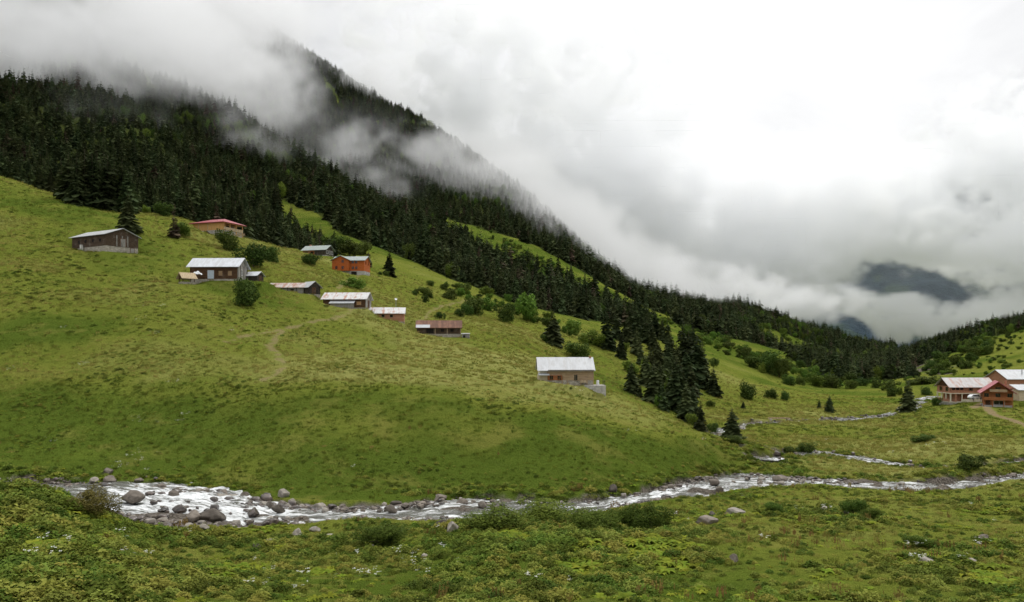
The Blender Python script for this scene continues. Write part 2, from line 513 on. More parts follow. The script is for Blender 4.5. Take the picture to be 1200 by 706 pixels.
def site_at(key):
    px_, py_, Y_, rz_ = SITE[key]
    return Vector(((px_ - 600) / FPX * Y_, Y_, (HOR - py_) / FPX * Y_)), rz_


for key, x0, x1, y0, y1, dz in FOOT:
    p_, r_ = site_at(key)
    c_, s_ = math.cos(r_), math.sin(r_)
    cx, cy_ = (x0 + x1) / 2, (y0 + y1) / 2
    wx, wy = p_.x + cx * c_ - cy_ * s_, p_.y + cx * s_ + cy_ * c_
    g_ = loft(np.array([p_.x, wx]), np.array([p_.y, wy]))
    print('plot %-13s base z %.1f  ground at corner %.1f  at middle %.1f' % (key, p_.z, g_[0], g_[1]))
    HOLES.append((wx, wy, (x1 - x0) / 2, (y1 - y0) / 2, c_, s_, p_.z - dz))

TRAILS = [path_world([(430, 360), (400, 371), (370, 377), (340, 384), (316, 390), (280, 396), (262, 402)], ymin=110),
          path_world([(330, 388), (322, 398), (316, 405), (322, 414), (330, 424), (334, 432), (322, 440), (306, 447)], ymin=110),
          path_world([(430, 322), (402, 333), (396, 340), (388, 350), (384, 358)], ymin=150),
          path_world([(545, 352), (520, 358), (505, 364), (500, 372), (488, 380)], ymin=150)]
ROAD = path_world([(1142, 478), (1150, 474), (1158, 480), (1166, 487), (1178, 490), (1195, 496), (1215, 503), (1240, 512)], ymin=150)

ni, nj = 860, 860
uu = np.linspace(-1, 1, ni); uu = np.sign(uu) * (np.abs(uu) * 0.74 + 0.9 * np.maximum(np.abs(uu) - 0.9, 0) * 4)
ya = np.concatenate([np.geomspace(2, 40, 50, endpoint=False), np.linspace(40, 130, 300, endpoint=False),
                     np.geomspace(130, 1150, 470, endpoint=False), np.geomspace(1150, 9000, 40)])
nj = len(ya)
U, YY = np.meshgrid(uu, ya)
XX = (U * (YY + 6 * np.exp(-YY / 20))).ravel(); YF = YY.ravel()
ZZ, RE = ground(XX, YF)
vid = np.arange(ni * nj).reshape(nj, ni)
faces = np.stack([vid[:-1, :-1], vid[:-1, 1:], vid[1:, 1:], vid[1:, :-1]], -1).reshape(-1, 4)
gme = np_mesh('ground', np.stack([XX, YF, ZZ], 1), faces, smooth=True)
PXg, PYg = proj(XX, np.maximum(YF, 2), ZZ)
dirt = np.zeros(len(XX))
wn = fbm(XX / 1.3, YF / 1.3, 2, 91)
for L_ in TRAILS: dirt = np.maximum(dirt, 0.6 * sstep(0.85, 0.1, line_dist(XX, YF, L_) + 0.8 * wn))
dirt = np.maximum(dirt, 0.9 * sstep(1.6, 0.8, line_dist(XX, YF, ROAD) + 0.4 * wn))
rock = sstep(1.6, 0.2, RE + 1.2 * wn)
rock = np.maximum(rock, in_poly(PXg, PYg, [(1078, 412), (1100, 420), (1125, 428), (1118, 440), (1080, 438), (1066, 428)]) * sstep(-0.3, 0.35, fbm(XX / 9, YF / 9, 3, 92)) * (YF > 320))
# drier, yellower sward on the upper terrace and the valley flat; lusher herbs by the water and on the steep lower face, its turned-away shade coloured in too
dry = 0.42 + 0.6 * fbm(XX / 30, YF / 22, 4, 41)
brk = np.interp(PXg, PXT, CY[6]) + 3 * fbm(XX / 9, YF / 9, 3, 43)
dry += 0.5 * sstep(-7, 4, YF - brk) * sstep(225, 180, YF) * (.3 * sstep(20, 200, PXg) + .7 * sstep(260, 520, PXg)) * sstep(860, 740, PXg)
dry -= 0.42 * sstep(6, -6, YF - brk) * (YF > 92) * sstep(1000, 850, PXg)
dry += 0.25 * sstep(820, 950, PXg) * sstep(64, 90, YF) * sstep(300, 200, YF)
dry += sstep(320, 420, YF) * np.where(PXg > 1040, -.1, -.3)
dry = np.clip(dry, 0, 1)
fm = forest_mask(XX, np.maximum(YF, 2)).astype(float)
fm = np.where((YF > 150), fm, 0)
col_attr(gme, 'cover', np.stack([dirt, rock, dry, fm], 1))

gm, b, p = material('meadow_grass', 1.0, 0.0)
P = b.pos()
cv = b.attr('cover'); rgb = b.sep(cv.outputs['Color'])
n1 = b.noise(b.scale(P, (1, 1, 0.4)), 0.9, 6, 0.65)
n2 = b.noise(b.scale(P, (1, 1.4, 0.5)), 0.12, 5, 0.6)
n3 = b.noise(P, 4.5, 4, 0.7)
n4 = b.noise(b.scale(P, (1, 1.6, 0.5)), 0.35, 4, 0.6, 0.5)
n5 = b.noise(b.scale(P, (1, 1.8, 0.5)), 0.06, 6, 0.65, 0.4)
c = b.mix(b.ramp(rgb[2], 0.12, 0.42), (0.074, 0.108, 0.015), (0.142, 0.163, 0.027))
c = b.mix(b.ramp(rgb[2], 0.45, 1.0), c, (0.236, 0.236, 0.070))
c = b.mix(b.ramp(n5, 0.50, 0.66, 0, 0.5), c, (0.106, 0.142, 0.020))
c = b.mix(b.ramp(n2, 0.52, 0.68, 0, 0.5), c, (0.200, 0.190, 0.045))
c = b.mix(b.ramp(n4, 0.54, 0.66, 0, 0.4), c, (0.063, 0.092, 0.015))
c = b.mix(b.ramp(n1, 0.54, 0.70, 0, 0.35), c, (0.060, 0.083, 0.013))
c = b.mix(b.ramp(n3, 0.54, 0.70, 0, 0.28), c, (0.24, 0.24, 0.052))
c = b.mix(b.math('MULTIPLY', b.ramp(n4, 0.28, 0.38, 1, 0), b.ramp(n1, 0.48, 0.62, 0, .8)), c, (0.17, 0.12, 0.038))
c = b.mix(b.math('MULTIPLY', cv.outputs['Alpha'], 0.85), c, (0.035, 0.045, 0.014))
dc = b.mix(n1, (0.19, 0.135, 0.07), (0.30, 0.23, 0.14))
c = b.mix(rgb[0], c, dc)
rc = b.mix(b.ramp(n3, 0.35, 0.65), (0.06, 0.05, 0.04), (0.2, 0.175, 0.145))
c = b.mix(rgb[1], c, rc)
b.put(p.inputs['Base Color'], c)
h = b.math('ADD', b.math('MULTIPLY', n1, 1.0), b.math('MULTIPLY', n3, 0.5))
b.put(p.inputs['Normal'], b.bump(h, 0.9, 0.6))
go = link('ground', gme, gm); tag(go, kind='structure')


# ------------------------------------------------------------------ stream
def water_strip(name, L, W, zs, label, rapid, wob_seed):
    """L: (N,2) centre line, W: widths, zs: levels"""
    N = len(L)
    T = np.gradient(L, axis=0); T /= np.linalg.norm(T, axis=1)[:, None]
    Nn = np.stack([-T[:, 1], T[:, 0]], 1)
    m = 46
    s = np.linspace(-0.62, 0.62, m)
    X = L[:, None, 0] + Nn[:, None, 0] * s[None] * (W[:, None] + 2.5)
    Y = L[:, None, 1] + Nn[:, None, 1] * s[None] * (W[:, None] + 2.5)
    A = np.arange(N)[:, None] * 0.35 + 0 * X
    r = rapid[:, None] + 0 * X
    Z = zs[:, None] + (0.06 + 0.26 * r) * fbm(X.ravel() / 1.3, Y.ravel() / 0.9, 3, wob_seed).reshape(X.shape) + 0.05 * r * fbm(X.ravel() / 0.4, Y.ravel() / 0.4, 2, wob_seed + 9).reshape(X.shape)
    ids = np.arange(N * m).reshape(N, m)
    f = np.stack([ids[:-1, :-1], ids[:-1, 1:], ids[1:, 1:], ids[1:, :-1]], -1).reshape(-1, 4)
    me = np_mesh(name, np.stack([X, Y, Z], -1).reshape(-1, 3), f, smooth=True)
    col_attr(me, 'flow', np.stack([A.ravel() / 40, (s[None] * (W[:, None] + 2.5) + 0 * X).ravel() / 20, r.ravel()], 1))
    o = link(name, me, WATER); tag(o, kind='structure')
    return o


WATER, b, p = material('stream_water', 0.12, 0.5)
fl = b.sep(b.attr('flow').outputs['Color'])
cmb = b.new('ShaderNodeCombineXYZ')
b.put(cmb.inputs[0], b.math('MULTIPLY', fl[0], 40.0)); b.put(cmb.inputs[1], b.math('MULTIPLY', fl[1], 20.0))
v = cmb.outputs[0]
warp = b.noise(v, 0.5, 3, 0.6)
va = b.vmath('ADD', b.scale(v, (0.16, 0.75, 1)), b.vmath('SCALE', warp, None))
f1 = b.noise(b.scale(v, (0.26, 0.75, 1)), 0.62, 7, 0.6, 1.8)
f2 = b.noise(b.scale(v, (0.5, 1.6, 1)), 1.6, 5, 0.65, 1.0)
fo = b.math('ADD', b.math('MULTIPLY', f1, 0.7), b.math('MULTIPLY', f2, 0.3))
fo = b.math('ADD', fo, b.math('MULTIPLY', fl[2], 0.17))
foam = b.ramp(fo, 0.575, 0.735)
depth = b.ramp(f1, 0.3, 0.6)
wc = b.mix(depth, (0.055, 0.052, 0.04), (0.13, 0.13, 0.112))
fv = b.noise(b.scale(v, (0.6, 1.3, 1)), 2.2, 5, 0.65, 0.8)
wc = b.mix(foam, wc, b.mix(b.ramp(fv, .35, .62), (0.50, 0.52, 0.52), (0.80, 0.81, 0.81)))
b.put(p.inputs['Base Color'], wc)
b.put(p.inputs['Roughness'], b.ramp(foam, 0, 1, 0.12, 0.75))
b.put(p.inputs['Normal'], b.bump(b.math('ADD', f2, b.noise(v, 3.0, 3, 0.6)), 0.5, 0.25))

pxs = np.interp(np.arange(0, 1), [0, 1], [0, 1])
pl = []
for px_ in np.arange(-650, 1850, 2.0):
    Yc = at_px(RY, px_); pl.append(((px_ - 600) / FPX * Yc, Yc, at_px(RZ, px_), at_px(RW, px_), px_))
pl = np.array(pl)
sl_ = np.concatenate([[0], np.cumsum(np.linalg.norm(np.diff(pl[:, :2], axis=0), axis=1))])
ss = np.arange(0, sl_[-1], 0.35)
pl = np.stack([np.interp(ss, sl_, pl[:, k]) for k in range(5)], 1)
rapid = np.interp(pl[:, 4], [-300, 60, 100, 140, 200, 320, 360, 400, 470, 540, 600, 690, 760, 860, 930, 1000, 1060, 1130, 1200, 1500],
                  [0.2, 0.2, 0.5, 0.9, 1, 1, 0.75, 0.55, 0.7, 0.75, 0.5, 0.55, 0.7, 0.6, 0.5, 0.5, 0.65, 0.5, 0.55, 0.4])
water_strip('stream', pl[:, :2], pl[:, 3], pl[:, 2], '', rapid, 51)
for L_, w_ in zip(BRL, BRW):
    s_ = np.concatenate([[0], np.cumsum(np.linalg.norm(np.diff(L_[:, :2], axis=0), axis=1))]); q_ = np.arange(0, s_[-1], 0.35)
    M_ = np.stack([np.interp(q_, s_, L_[:, k]) for k in range(3)], 1)
    water_strip('stream', M_[:, :2], np.full(len(M_), w_), M_[:, 2] - 0.14, '', 0.25 + 0.5 * fbm(q_ / 12, q_ * 0, 2, 5), 61)
# ------------------------------------------------------------------ foliage
def foliage(name, dark, light, patch=None, patch_scale=0.15, trans=0.25, rnd_amt=0.35, fine=1.5):
    m = bpy.data.materials.new(name); m.use_nodes = True
    b = NB(m.node_tree); p = m.node_tree.nodes['Principled BSDF']
    p.inputs['Roughness'].default_value = 0.75; p.inputs['Specular IOR Level'].default_value = 0.04
    P = b.pos()
    n = b.noise(P, fine, 3, 0.6)
    c = b.mix(b.ramp(n, 0.3, 0.7), dark, light)
    r = b.rnd()
    if patch is not None:
        pn = b.noise(b.scale(P, (1, 1, 0.3)), patch_scale, 3, 0.6)
        pn = b.math('ADD', pn, b.math('MULTIPLY', b.math('SUBTRACT', r, 0.5), 0.35))
        c = b.mix(b.ramp(pn, 0.45, 0.62), c, patch)
    hsv = b.new('ShaderNodeHueSaturation')
    b.put(hsv.inputs['Value'], b.ramp(r, 0, 1, 1 - rnd_amt, 1 + rnd_amt, False))
    b.put(hsv.inputs['Hue'], b.math('ADD', 0.5, b.math('MULTIPLY', b.math('SUBTRACT', b.math('FRACT', b.math('MULTIPLY', r, 17.3)), 0.5), 0.05)))
    b.put(hsv.inputs['Color'], c)
    b.put(p.inputs['Base Color'], hsv.outputs[0])
    if trans > 0:
        t = b.new('ShaderNodeBsdfTranslucent'); b.put(t.inputs['Color'], hsv.outputs[0])
        mx = b.new('ShaderNodeMixShader'); mx.inputs[0].default_value = trans
        b.l.new(p.outputs[0], mx.inputs[1]); b.l.new(t.outputs[0], mx.inputs[2])
        b.l.new(mx.outputs[0], m.node_tree.nodes['Material Output'].inputs['Surface'])
    return m


M_SPRUCE = foliage('spruce_needles', (0.034, 0.050, 0.019), (0.070, 0.088, 0.033), trans=0.2, rnd_amt=0.5, fine=0.5)
M_LEAFD = foliage('dark_leaves', (0.040, 0.066, 0.014), (0.082, 0.118, 0.024), trans=0.2, rnd_amt=0.3)
M_LEAFL = foliage('light_leaves', (0.075, 0.125, 0.020), (0.14, 0.20, 0.032), trans=0.25, rnd_amt=0.3)
M_HERB = foliage('herb_leaves', (0.083, 0.134, 0.018), (0.168, 0.215, 0.034), patch=(0.20, 0.208, 0.04), patch_scale=0.09, rnd_amt=0.4, fine=2.5)
M_FERN = foliage('fern_fronds', (0.115, 0.158, 0.013), (0.21, 0.245, 0.025), rnd_amt=0.3, fine=2.5)
M_DARKH = foliage('dark_herbs', (0.066, 0.098, 0.016), (0.125, 0.156, 0.028), rnd_amt=0.35, fine=2.5)
M_GRASS = foliage('grass_blades', (0.155, 0.175, 0.027), (0.28, 0.264, 0.065), patch=(0.30, 0.27, 0.075), patch_scale=0.07, rnd_amt=0.18, fine=2.0, trans=0.4)
M_GRASSL = foliage('lush_grass_blades', (0.078, 0.116, 0.015), (0.155, 0.185, 0.029), rnd_amt=0.3, fine=2.0, trans=0.4)
M_DOCK = foliage('dock_stalks', (0.20, 0.14, 0.045), (0.30, 0.21, 0.07), rnd_amt=0.3)
M_UMBEL = foliage('white_flowers', (0.55, 0.56, 0.48), (0.75, 0.76, 0.7), trans=0.2, rnd_amt=0.1)
M_BROWN = foliage('withered_needles', (0.05, 0.04, 0.025), (0.09, 0.07, 0.04), trans=0.1, rnd_amt=0.3, fine=0.5)
M_BARK, b, p = material('bark', 0.9, 0.1)
nn = b.noise(b.scale(b.obj(), (8, 8, 1.5)), 6, 4)
b.put(p.inputs['Base Color'], b.mix(nn, (0.05, 0.038, 0.026), (0.12, 0.095, 0.07)))


def quads(C, A, B_):
    """quads with centre C, half axes A and B_ -> verts, faces"""
    V = np.stack([C - A - B_, C + A - B_ * 0.8, C + A * 0.9 + B_, C - A * 0.9 + B_ * 0.8], 1).reshape(-1, 3)
    F = np.arange(len(V)).reshape(-1, 4)
    return V, F


def unit(v): return v / np.maximum(np.linalg.norm(v, axis=-1, keepdims=True), 1e-9)


def tube(pts, rad, k=6):
    """tapered tube through points"""
    pts = np.array(pts, float); V = []; F = []
    for i, (p_, r_) in enumerate(zip(pts, rad)):
        t = pts[min(i + 1, len(pts) - 1)] - pts[max(i - 1, 0)]; t = t / np.linalg.norm(t)
        a = np.cross(t, [0.3, 1, 0.2]); a /= np.linalg.norm(a); c = np.cross(t, a)
        for j in range(k):
            an = 2 * math.pi * j / k
            V.append(p_ + r_ * (a * math.cos(an) + c * math.sin(an)))
    for i in range(len(pts) - 1):
        for j in range(k):
            F.append([i * k + j, i * k + (j + 1) % k, (i + 1) * k + (j + 1) % k, (i + 1) * k + j])
    return np.array(V), np.array(F)


def join_vf(parts):
    V = []; F = []; o = 0
    for v, f in parts:
        V.append(v); F.append(f + o); o += len(v)
    return np.vstack(V), np.vstack(F)


def spruce_crown(rs, tiers=34, lean=0.0, width=0.19, start=0.05, ragged=0.25):
    rng = np.random.default_rng(rs)
    Vs = []; Fs = []; o = 0
    for i in range(tiers):
        t = i / (tiers - 1)
        z = start + (1 - start) * (t ** 0.92)
        R0 = width * ((1 - t) ** 0.82) * (0.82 + 0.18 * math.sin(i * 2.4)) + 0.006
        nb_ = int(round(11 - 6 * t))
        ph = rng.uniform(0, 6.28)
        for k in range(nb_):
            R = R0 * (1 + ragged * rng.normal()); R = max(R, 0.006)
            if rng.random() < 0.07: continue
            a = ph + 2 * math.pi * k / nb_ + rng.normal() * 0.18
            d = np.array([math.cos(a), math.sin(a), 0]); s = np.array([-math.sin(a), math.cos(a), 0])
            dz = -R * (0.30 + 0.30 * (1 - t)) + R * rng.normal() * 0.1
            p0 = np.array([0, 0, z]); p1 = p0 + d * R * 0.55 + [0, 0, dz * 0.35]; p2 = p0 + d * R + [0, 0, dz]
            w1 = R * (0.30 + 0.08 * rng.random()); w2 = R * 0.13
            roll = rng.normal() * 0.25
            su = s * math.cos(roll) + np.array([0, 0, math.sin(roll)])
            hang = np.array([0, 0, -R * 0.16])
            v = [p0 - su * w1 * .25, p0 + su * w1 * .25, p1 + su * w1 + hang, p1 - su * w1 + hang, p2 + su * w2 + hang * .6, p2 - su * w2 + hang * .6,
                 p1 + hang * 2.6, p2 + hang * 2.0]
            Vs += v
            Fs += [[o, o + 1, o + 2, o + 3], [o + 3, o + 2, o + 4, o + 5], [o + 0, o + 6, o + 7, o + 4]]
            o += 8
    V = np.array(Vs)
    V[:, 0] += lean * V[:, 2] ** 2
    return V, np.array(Fs)


def leaf_blob(rs, n=700, lobes=7, flat=0.8, size=0.075, low=0.0, spread=0.62):
    """leaves through the volume of several uneven lobes; unit: about 1 wide, 1 tall at flat=1"""
    rng = np.random.default_rng(rs)
    c = rng.uniform(-1, 1, (lobes, 3)) * np.array([spread * .5, spread * .5, 0.26]) + [0, 0, 0.45]
    c[0] = (0, 0, 0.5)
    r = rng.uniform(0.13, 0.30, lobes) * (9 / max(lobes, 9)) ** .25; r[0] = 0.33
    pick = rng.choice(lobes, n, p=r ** 2 / (r ** 2).sum())
    d = unit(rng.normal(size=(n, 3)))
    rad = 1 - 0.45 * rng.random(n) ** 2.2
    C = c[pick] + d * (r[pick] * rad)[:, None]
    C += rng.normal(size=(n, 3)) * 0.018
    C[:, :2] *= .5 / np.percentile(np.abs(C[:, :2]), 98)
    C[:, 2] = np.abs(C[:, 2]); C[:, 2] = C[:, 2] / np.percentile(C[:, 2], 98) + low
    nrm = unit(d + rng.normal(size=(n, 3)) * 0.55 + [0, 0, 0.25])
    a = unit(np.cross(nrm, rng.normal(size=(n, 3)))); e = np.cross(nrm, a)
    s = size * rng.uniform(0.6, 1.3, n)[:, None]
    return quads(C, a * s, e * s * 0.7)


def limbs(rs, h=0.55, n=6, r0=0.035):
    rng = np.random.default_rng(rs)
    P = [tube([(0, 0, -0.06), (0.01, 0, h * .35), (0.0, 0.01, h)], [r0, r0 * .75, r0 * .35])]
    for k in range(n):
        a = 2 * math.pi * k / n + rng.normal() * .3; z = h * rng.uniform(0.2, 0.7); q = rng.uniform(.2, .34)
        P.append(tube([(0, 0, z), (math.cos(a) * q * .5, math.sin(a) * q * .5, z + .13), (math.cos(a) * q, math.sin(a) * q, z + .22)], [r0 * .5, r0 * .35, r0 * .12], 5))
    return join_vf(P)


def mesh_of(name, vf, mat, smooth=False):
    me = np_mesh(name, vf[0], vf[1], smooth); me.materials.append(mat)
    return me


SPR = [mesh_of('crown', spruce_crown(s, 34, rng_l, wd, st, rg), M_SPRUCE) for s, rng_l, wd, st, rg in
       ((1, .0, .19, .04, .22), (2, .01, .17, .07, .28), (3, -.01, .215, .03, .25), (4, 0, .155, .09, .3), (5, .015, .2, .05, .35))]
SPR_FAR = [mesh_of('crown', spruce_crown(s + 40, 18, ln, wd, .06, rg), M_SPRUCE) for s, wd, ln, rg in ((1, .19, 0, .3), (2, .165, .02, .4), (3, .205, -.01, .35), (4, .15, 0, .45), (5, .18, -.03, .5))] + [mesh_of('crown', spruce_crown(60, 16, .02, .12, .3, .6), M_BROWN)]
SPR_BROWN = mesh_of('crown', spruce_crown(9, 26, 0, .13, .08, .5), M_BROWN)
TRUNK = mesh_of('trunk', tube([(0, 0, -.05), (0, 0, .25), (0, 0, .6), (0, 0, .97)], [.017, .014, .008, .002]), M_BARK, True)
BLOBS = [leaf_blob(s, 2400, 13, .9, .031, 0, .9) for s in (11, 12, 13, 14, 15)]
SHD = [mesh_of('crown', v, M_LEAFD) for v in BLOBS]
SHL = [mesh_of('crown', leaf_blob(s, 2200, 13, 1.0, .032, 0.0, .95), M_LEAFL) for s in (21, 22, 23, 24)]
M_LEAFB = foliage('brownish_leaves', (0.075, 0.065, 0.02), (0.15, 0.12, 0.035), trans=0.2, rnd_amt=0.3)
SHB = [mesh_of('crown', BLOBS[2], M_LEAFB)]
M_LEAFM = foliage('mid_green_leaves', (0.058, 0.092, 0.015), (0.11, 0.155, 0.026), trans=0.3, rnd_amt=0.25)
FINE = {'d': [mesh_of('crown', leaf_blob(s, 6500, 16, .85, .017, 0, .95), M_LEAFM) for s in (61, 62)],
        'l': [mesh_of('crown', leaf_blob(s, 6500, 14, .9, .017, 0, .8), M_LEAFL) for s in (63, 64)], 'b': [mesh_of('crown', leaf_blob(65, 6500, 14, .9, .016, 0, .8), M_LEAFB)]}
TALL = [mesh_of('crown', leaf_blob(s, 1100, 9, 1.0, .05, .04, .5), M_LEAFL) for s in (31, 32)]
LIMB = [mesh_of('trunk', limbs(s), M_BARK, True) for s in (1, 2, 3)]


def spruce(p, h, var, label, group=None, name='spruce_tree', crown=None, wide=1.0):
    e = empty(name, p, random.uniform(0, 6.28))
    tag(e, label, 'spruce', group)
    c = link('crown', crown or SPR[var % len(SPR)], None, e); c.scale = (h * wide, h * wide, h)
    t = link('trunk', TRUNK, None, e); t.scale = (h, h, h)
    return e


def shrub(p, wd, ht, kind, label, group=None, name='shrub'):
    e = empty(name, p, random.uniform(0, 6.28))
    tag(e, label, 'shrub' if name == 'shrub' else 'tree', group)
    me = random.choice(FINE[kind]) if wd > 1.6 and p.y < 112 else random.choice({'d': SHD, 'l': SHL, 't': TALL, 'b': SHB}[kind])
    c = link('crown', me, None, e); c.scale = (wd, wd, ht); c.location.z = -0.06 * ht
    t = link('trunk', random.choice(LIMB), None, e); t.scale = (wd * .9, wd * .9, ht)
    return e


# ---- conifers one can tell apart: (column, base row, top row, label, group)
G_GULLY = 'spruces filling the gully beyond the stone house'
G_CREST = 'tall black spruces at the edge of the hill crest'
NAMED = [
    (150, 272, 225, 'dark spruce standing alone right behind the old dark barn', None, 'n'),
    (456, 323, 294, 'small dark spruce on the slope downhill of the orange timber house', None, 'n'),
    (648, 405, 364, 'broad dark spruce standing alone on the meadow above the white roofed stone house', None, 'n'),
    (711, 409, 364, 'broad dark spruce at the upper end of the gully clump', None, 'n'),
    (858, 516, 477, 'small spruce at the foot of the hill beside the white stream bend', None, 'n'),
    (836, 464, 430, 'lone spruce on the meadow slope just past the gully clump', None, 'n'),
    (1064, 483, 444, 'tall slim spruce on the stream bank before the brick guesthouse', None, 'n'),
    (972, 483, 463, 'short bushy conifer alone on the valley meadow', None, 'n'),
    (960, 479, 468, 'tiny conifer next to the short bushy one on the valley meadow', None, 'n'),
    (871, 479, 470, 'tiny young spruce on the meadow near the stream bend', None, 'n'),
    (614, 284, 262, 'pointed spruce sticking up above the upper forest edge', None, 'n'),
    (432, 313, 294, 'thin pale conifer directly beside the orange timber house', None, 'b'),
    (204, 279, 250, 'withered brown conifer on the crest uphill of the barn', None, 'b'),
    (362, 290, 276, 'small brownish conifer just above the grey roofed timber house', None, 'b'),
]
for px_, b_, t_ in ((734, 402, 370), (751, 428, 404), (770, 426, 399), (740, 460, 423), (750, 466, 450), (767, 473, 424), (793, 483, 418), (804, 494, 446), (785, 470, 440),
                    (800, 425, 377), (807, 441, 388), (817, 450, 390), (823, 452, 400), (793, 437, 402), (790, 452, 424), (812, 430, 382), (780, 446, 416), (776, 480, 446), (798, 462, 430),
                    (759, 390, 359), (745, 398, 364), (722, 398, 366), (765, 412, 380), (785, 420, 388), (821, 505, 470), (815, 498, 474), (728, 420, 392), (776, 400, 372),
                    (757, 452, 414), (762, 440, 404), (774, 458, 424), (783, 436, 398), (788, 474, 432), (799, 472, 428), (810, 468, 426), (805, 456, 410), (746, 416, 384), (757, 404, 372), (768, 396, 366), (782, 404, 374), (739, 388, 358), (752, 382, 354), (812, 490, 452), (771, 434, 398)):
    NAMED.append((px_, b_, t_, 'dark spruce packed among others in the gully beyond the stone house', G_GULLY, 'n'))
for px_, b_, t_ in ((72, 231, 190), (80, 236, 178), (90, 239, 184), (99, 241, 174), (108, 243, 180), (117, 245, 186), (126, 246, 182), (134, 247, 190), (143, 249, 186), (150, 250, 196), (86, 233, 192), (122, 240, 178),
                    (60, 226, 196), (46, 222, 192), (34, 216, 186), (20, 211, 182), (8, 207, 176)):
    NAMED.append((px_, b_, t_, 'tall black spruce in the dense row along the crest above the old barn', G_CREST, 'n'))
taken = []
for i, (px_, b_, t_, lab, grp, kd) in enumerate(NAMED):
    ymin = 175 if 690 < px_ < 850 and b_ < 498 else 110
    P_ = hit(px_, b_, ymin=ymin)
    h_ = (b_ - t_) / FPX * P_.y
    P_.z -= 0.02 * h_
    spruce(P_, h_ * 1.04, i, lab, grp, crown=SPR_BROWN if kd == 'b' else None, wide=1.55 if grp is None else (1.4 if grp == G_GULLY else 1.2))
    taken.append((P_.x, P_.y))
taken = np.array(taken)

# ---- the forest
xs = []
cell = 4.3
gx, gy = np.meshgrid(np.arange(-760, 760, cell), np.arange(270, 1130, cell))
gx = (gx + RNG.uniform(-.48, .48, gx.shape) * cell).ravel(); gy = (gy + RNG.uniform(-.48, .48, gy.shape) * cell).ravel()
k_ = np.abs(gx / gy) < 0.80
gx, gy = gx[k_], gy[k_]
k_ = forest_mask(gx, gy) & (RNG.random(len(gx)) < 0.96 - 0.5 * sstep(.25, .6, fbm(gx / 18, gy / 18, 3, 67)))
gx, gy = gx[k_], gy[k_]
gzv = ground(gx, gy)[0]
hh = np.clip(RNG.normal(12.0, 3.4, len(gx)), 4.5, 20) * (0.9 + 0.35 * fbm(gx / 45, gy / 45, 2, 66))
_px = 600 + FPX * gx / gy
hh *= 1 - .38 * sstep(1040, 1090, _px)
hh *= 1 - .45 * sstep(315, 350, _px) * (gy < knot(12, _px) + 14) * (_px < 400)
pxf, pyf = proj(gx, gy, gzv + hh)
# what of each tree the camera could see over the ground in front of it
uu_ = gx / gy
ok = np.ones(len(gx), bool)
vt = (gzv + hh * 0.8) / gy
mx = np.full(len(gx), -9.0)
for fr in np.linspace(0.12, 0.985, 46):
    yy_ = gy * fr; mx = np.maximum(mx, loft(uu_ * yy_, yy_) / yy_)
vis = (vt > mx) & (pxf > -15) & (pxf < 1215) & (pyf > -20)
size = hh / gy * vis * RNG.uniform(.9, 1.1, len(gx))
# the front trees of every forest edge, which show largest
near_first = np.argsort(-size)
single = np.zeros(len(gx), bool)
single[near_first[:222]] = True
print('forest trees', len(gx), 'visible', vis.sum())


def forest_label(px_, y_):
    if px_ > 1060: return 'dark spruce of the forest band along the grassy far hillside', 'spruces on the far hillside'
    if px_ > 900: return 'dark spruce in the forest closing the valley end', 'spruces at the valley end'
    if px_ > 690: return 'dark spruce along the lower forest edge above the shrubby meadow', 'spruces above the shrubby meadow'
    if px_ > 395: return 'dark spruce in the forest edge above the strip of bright meadow', 'spruces above the bright meadow strip'
    if px_ > 230: return 'dark spruce in the forest behind the red roofed house', 'spruces behind the red roofed house'
    return 'dark spruce in the forest behind the hill crest', 'spruces behind the hill crest'


for i in np.where(single)[0]:
    lab, grp = forest_label(pxf[i], gy[i])
    spruce(Vector((gx[i], gy[i], gzv[i] - .2)), hh[i], int(i), lab, grp)


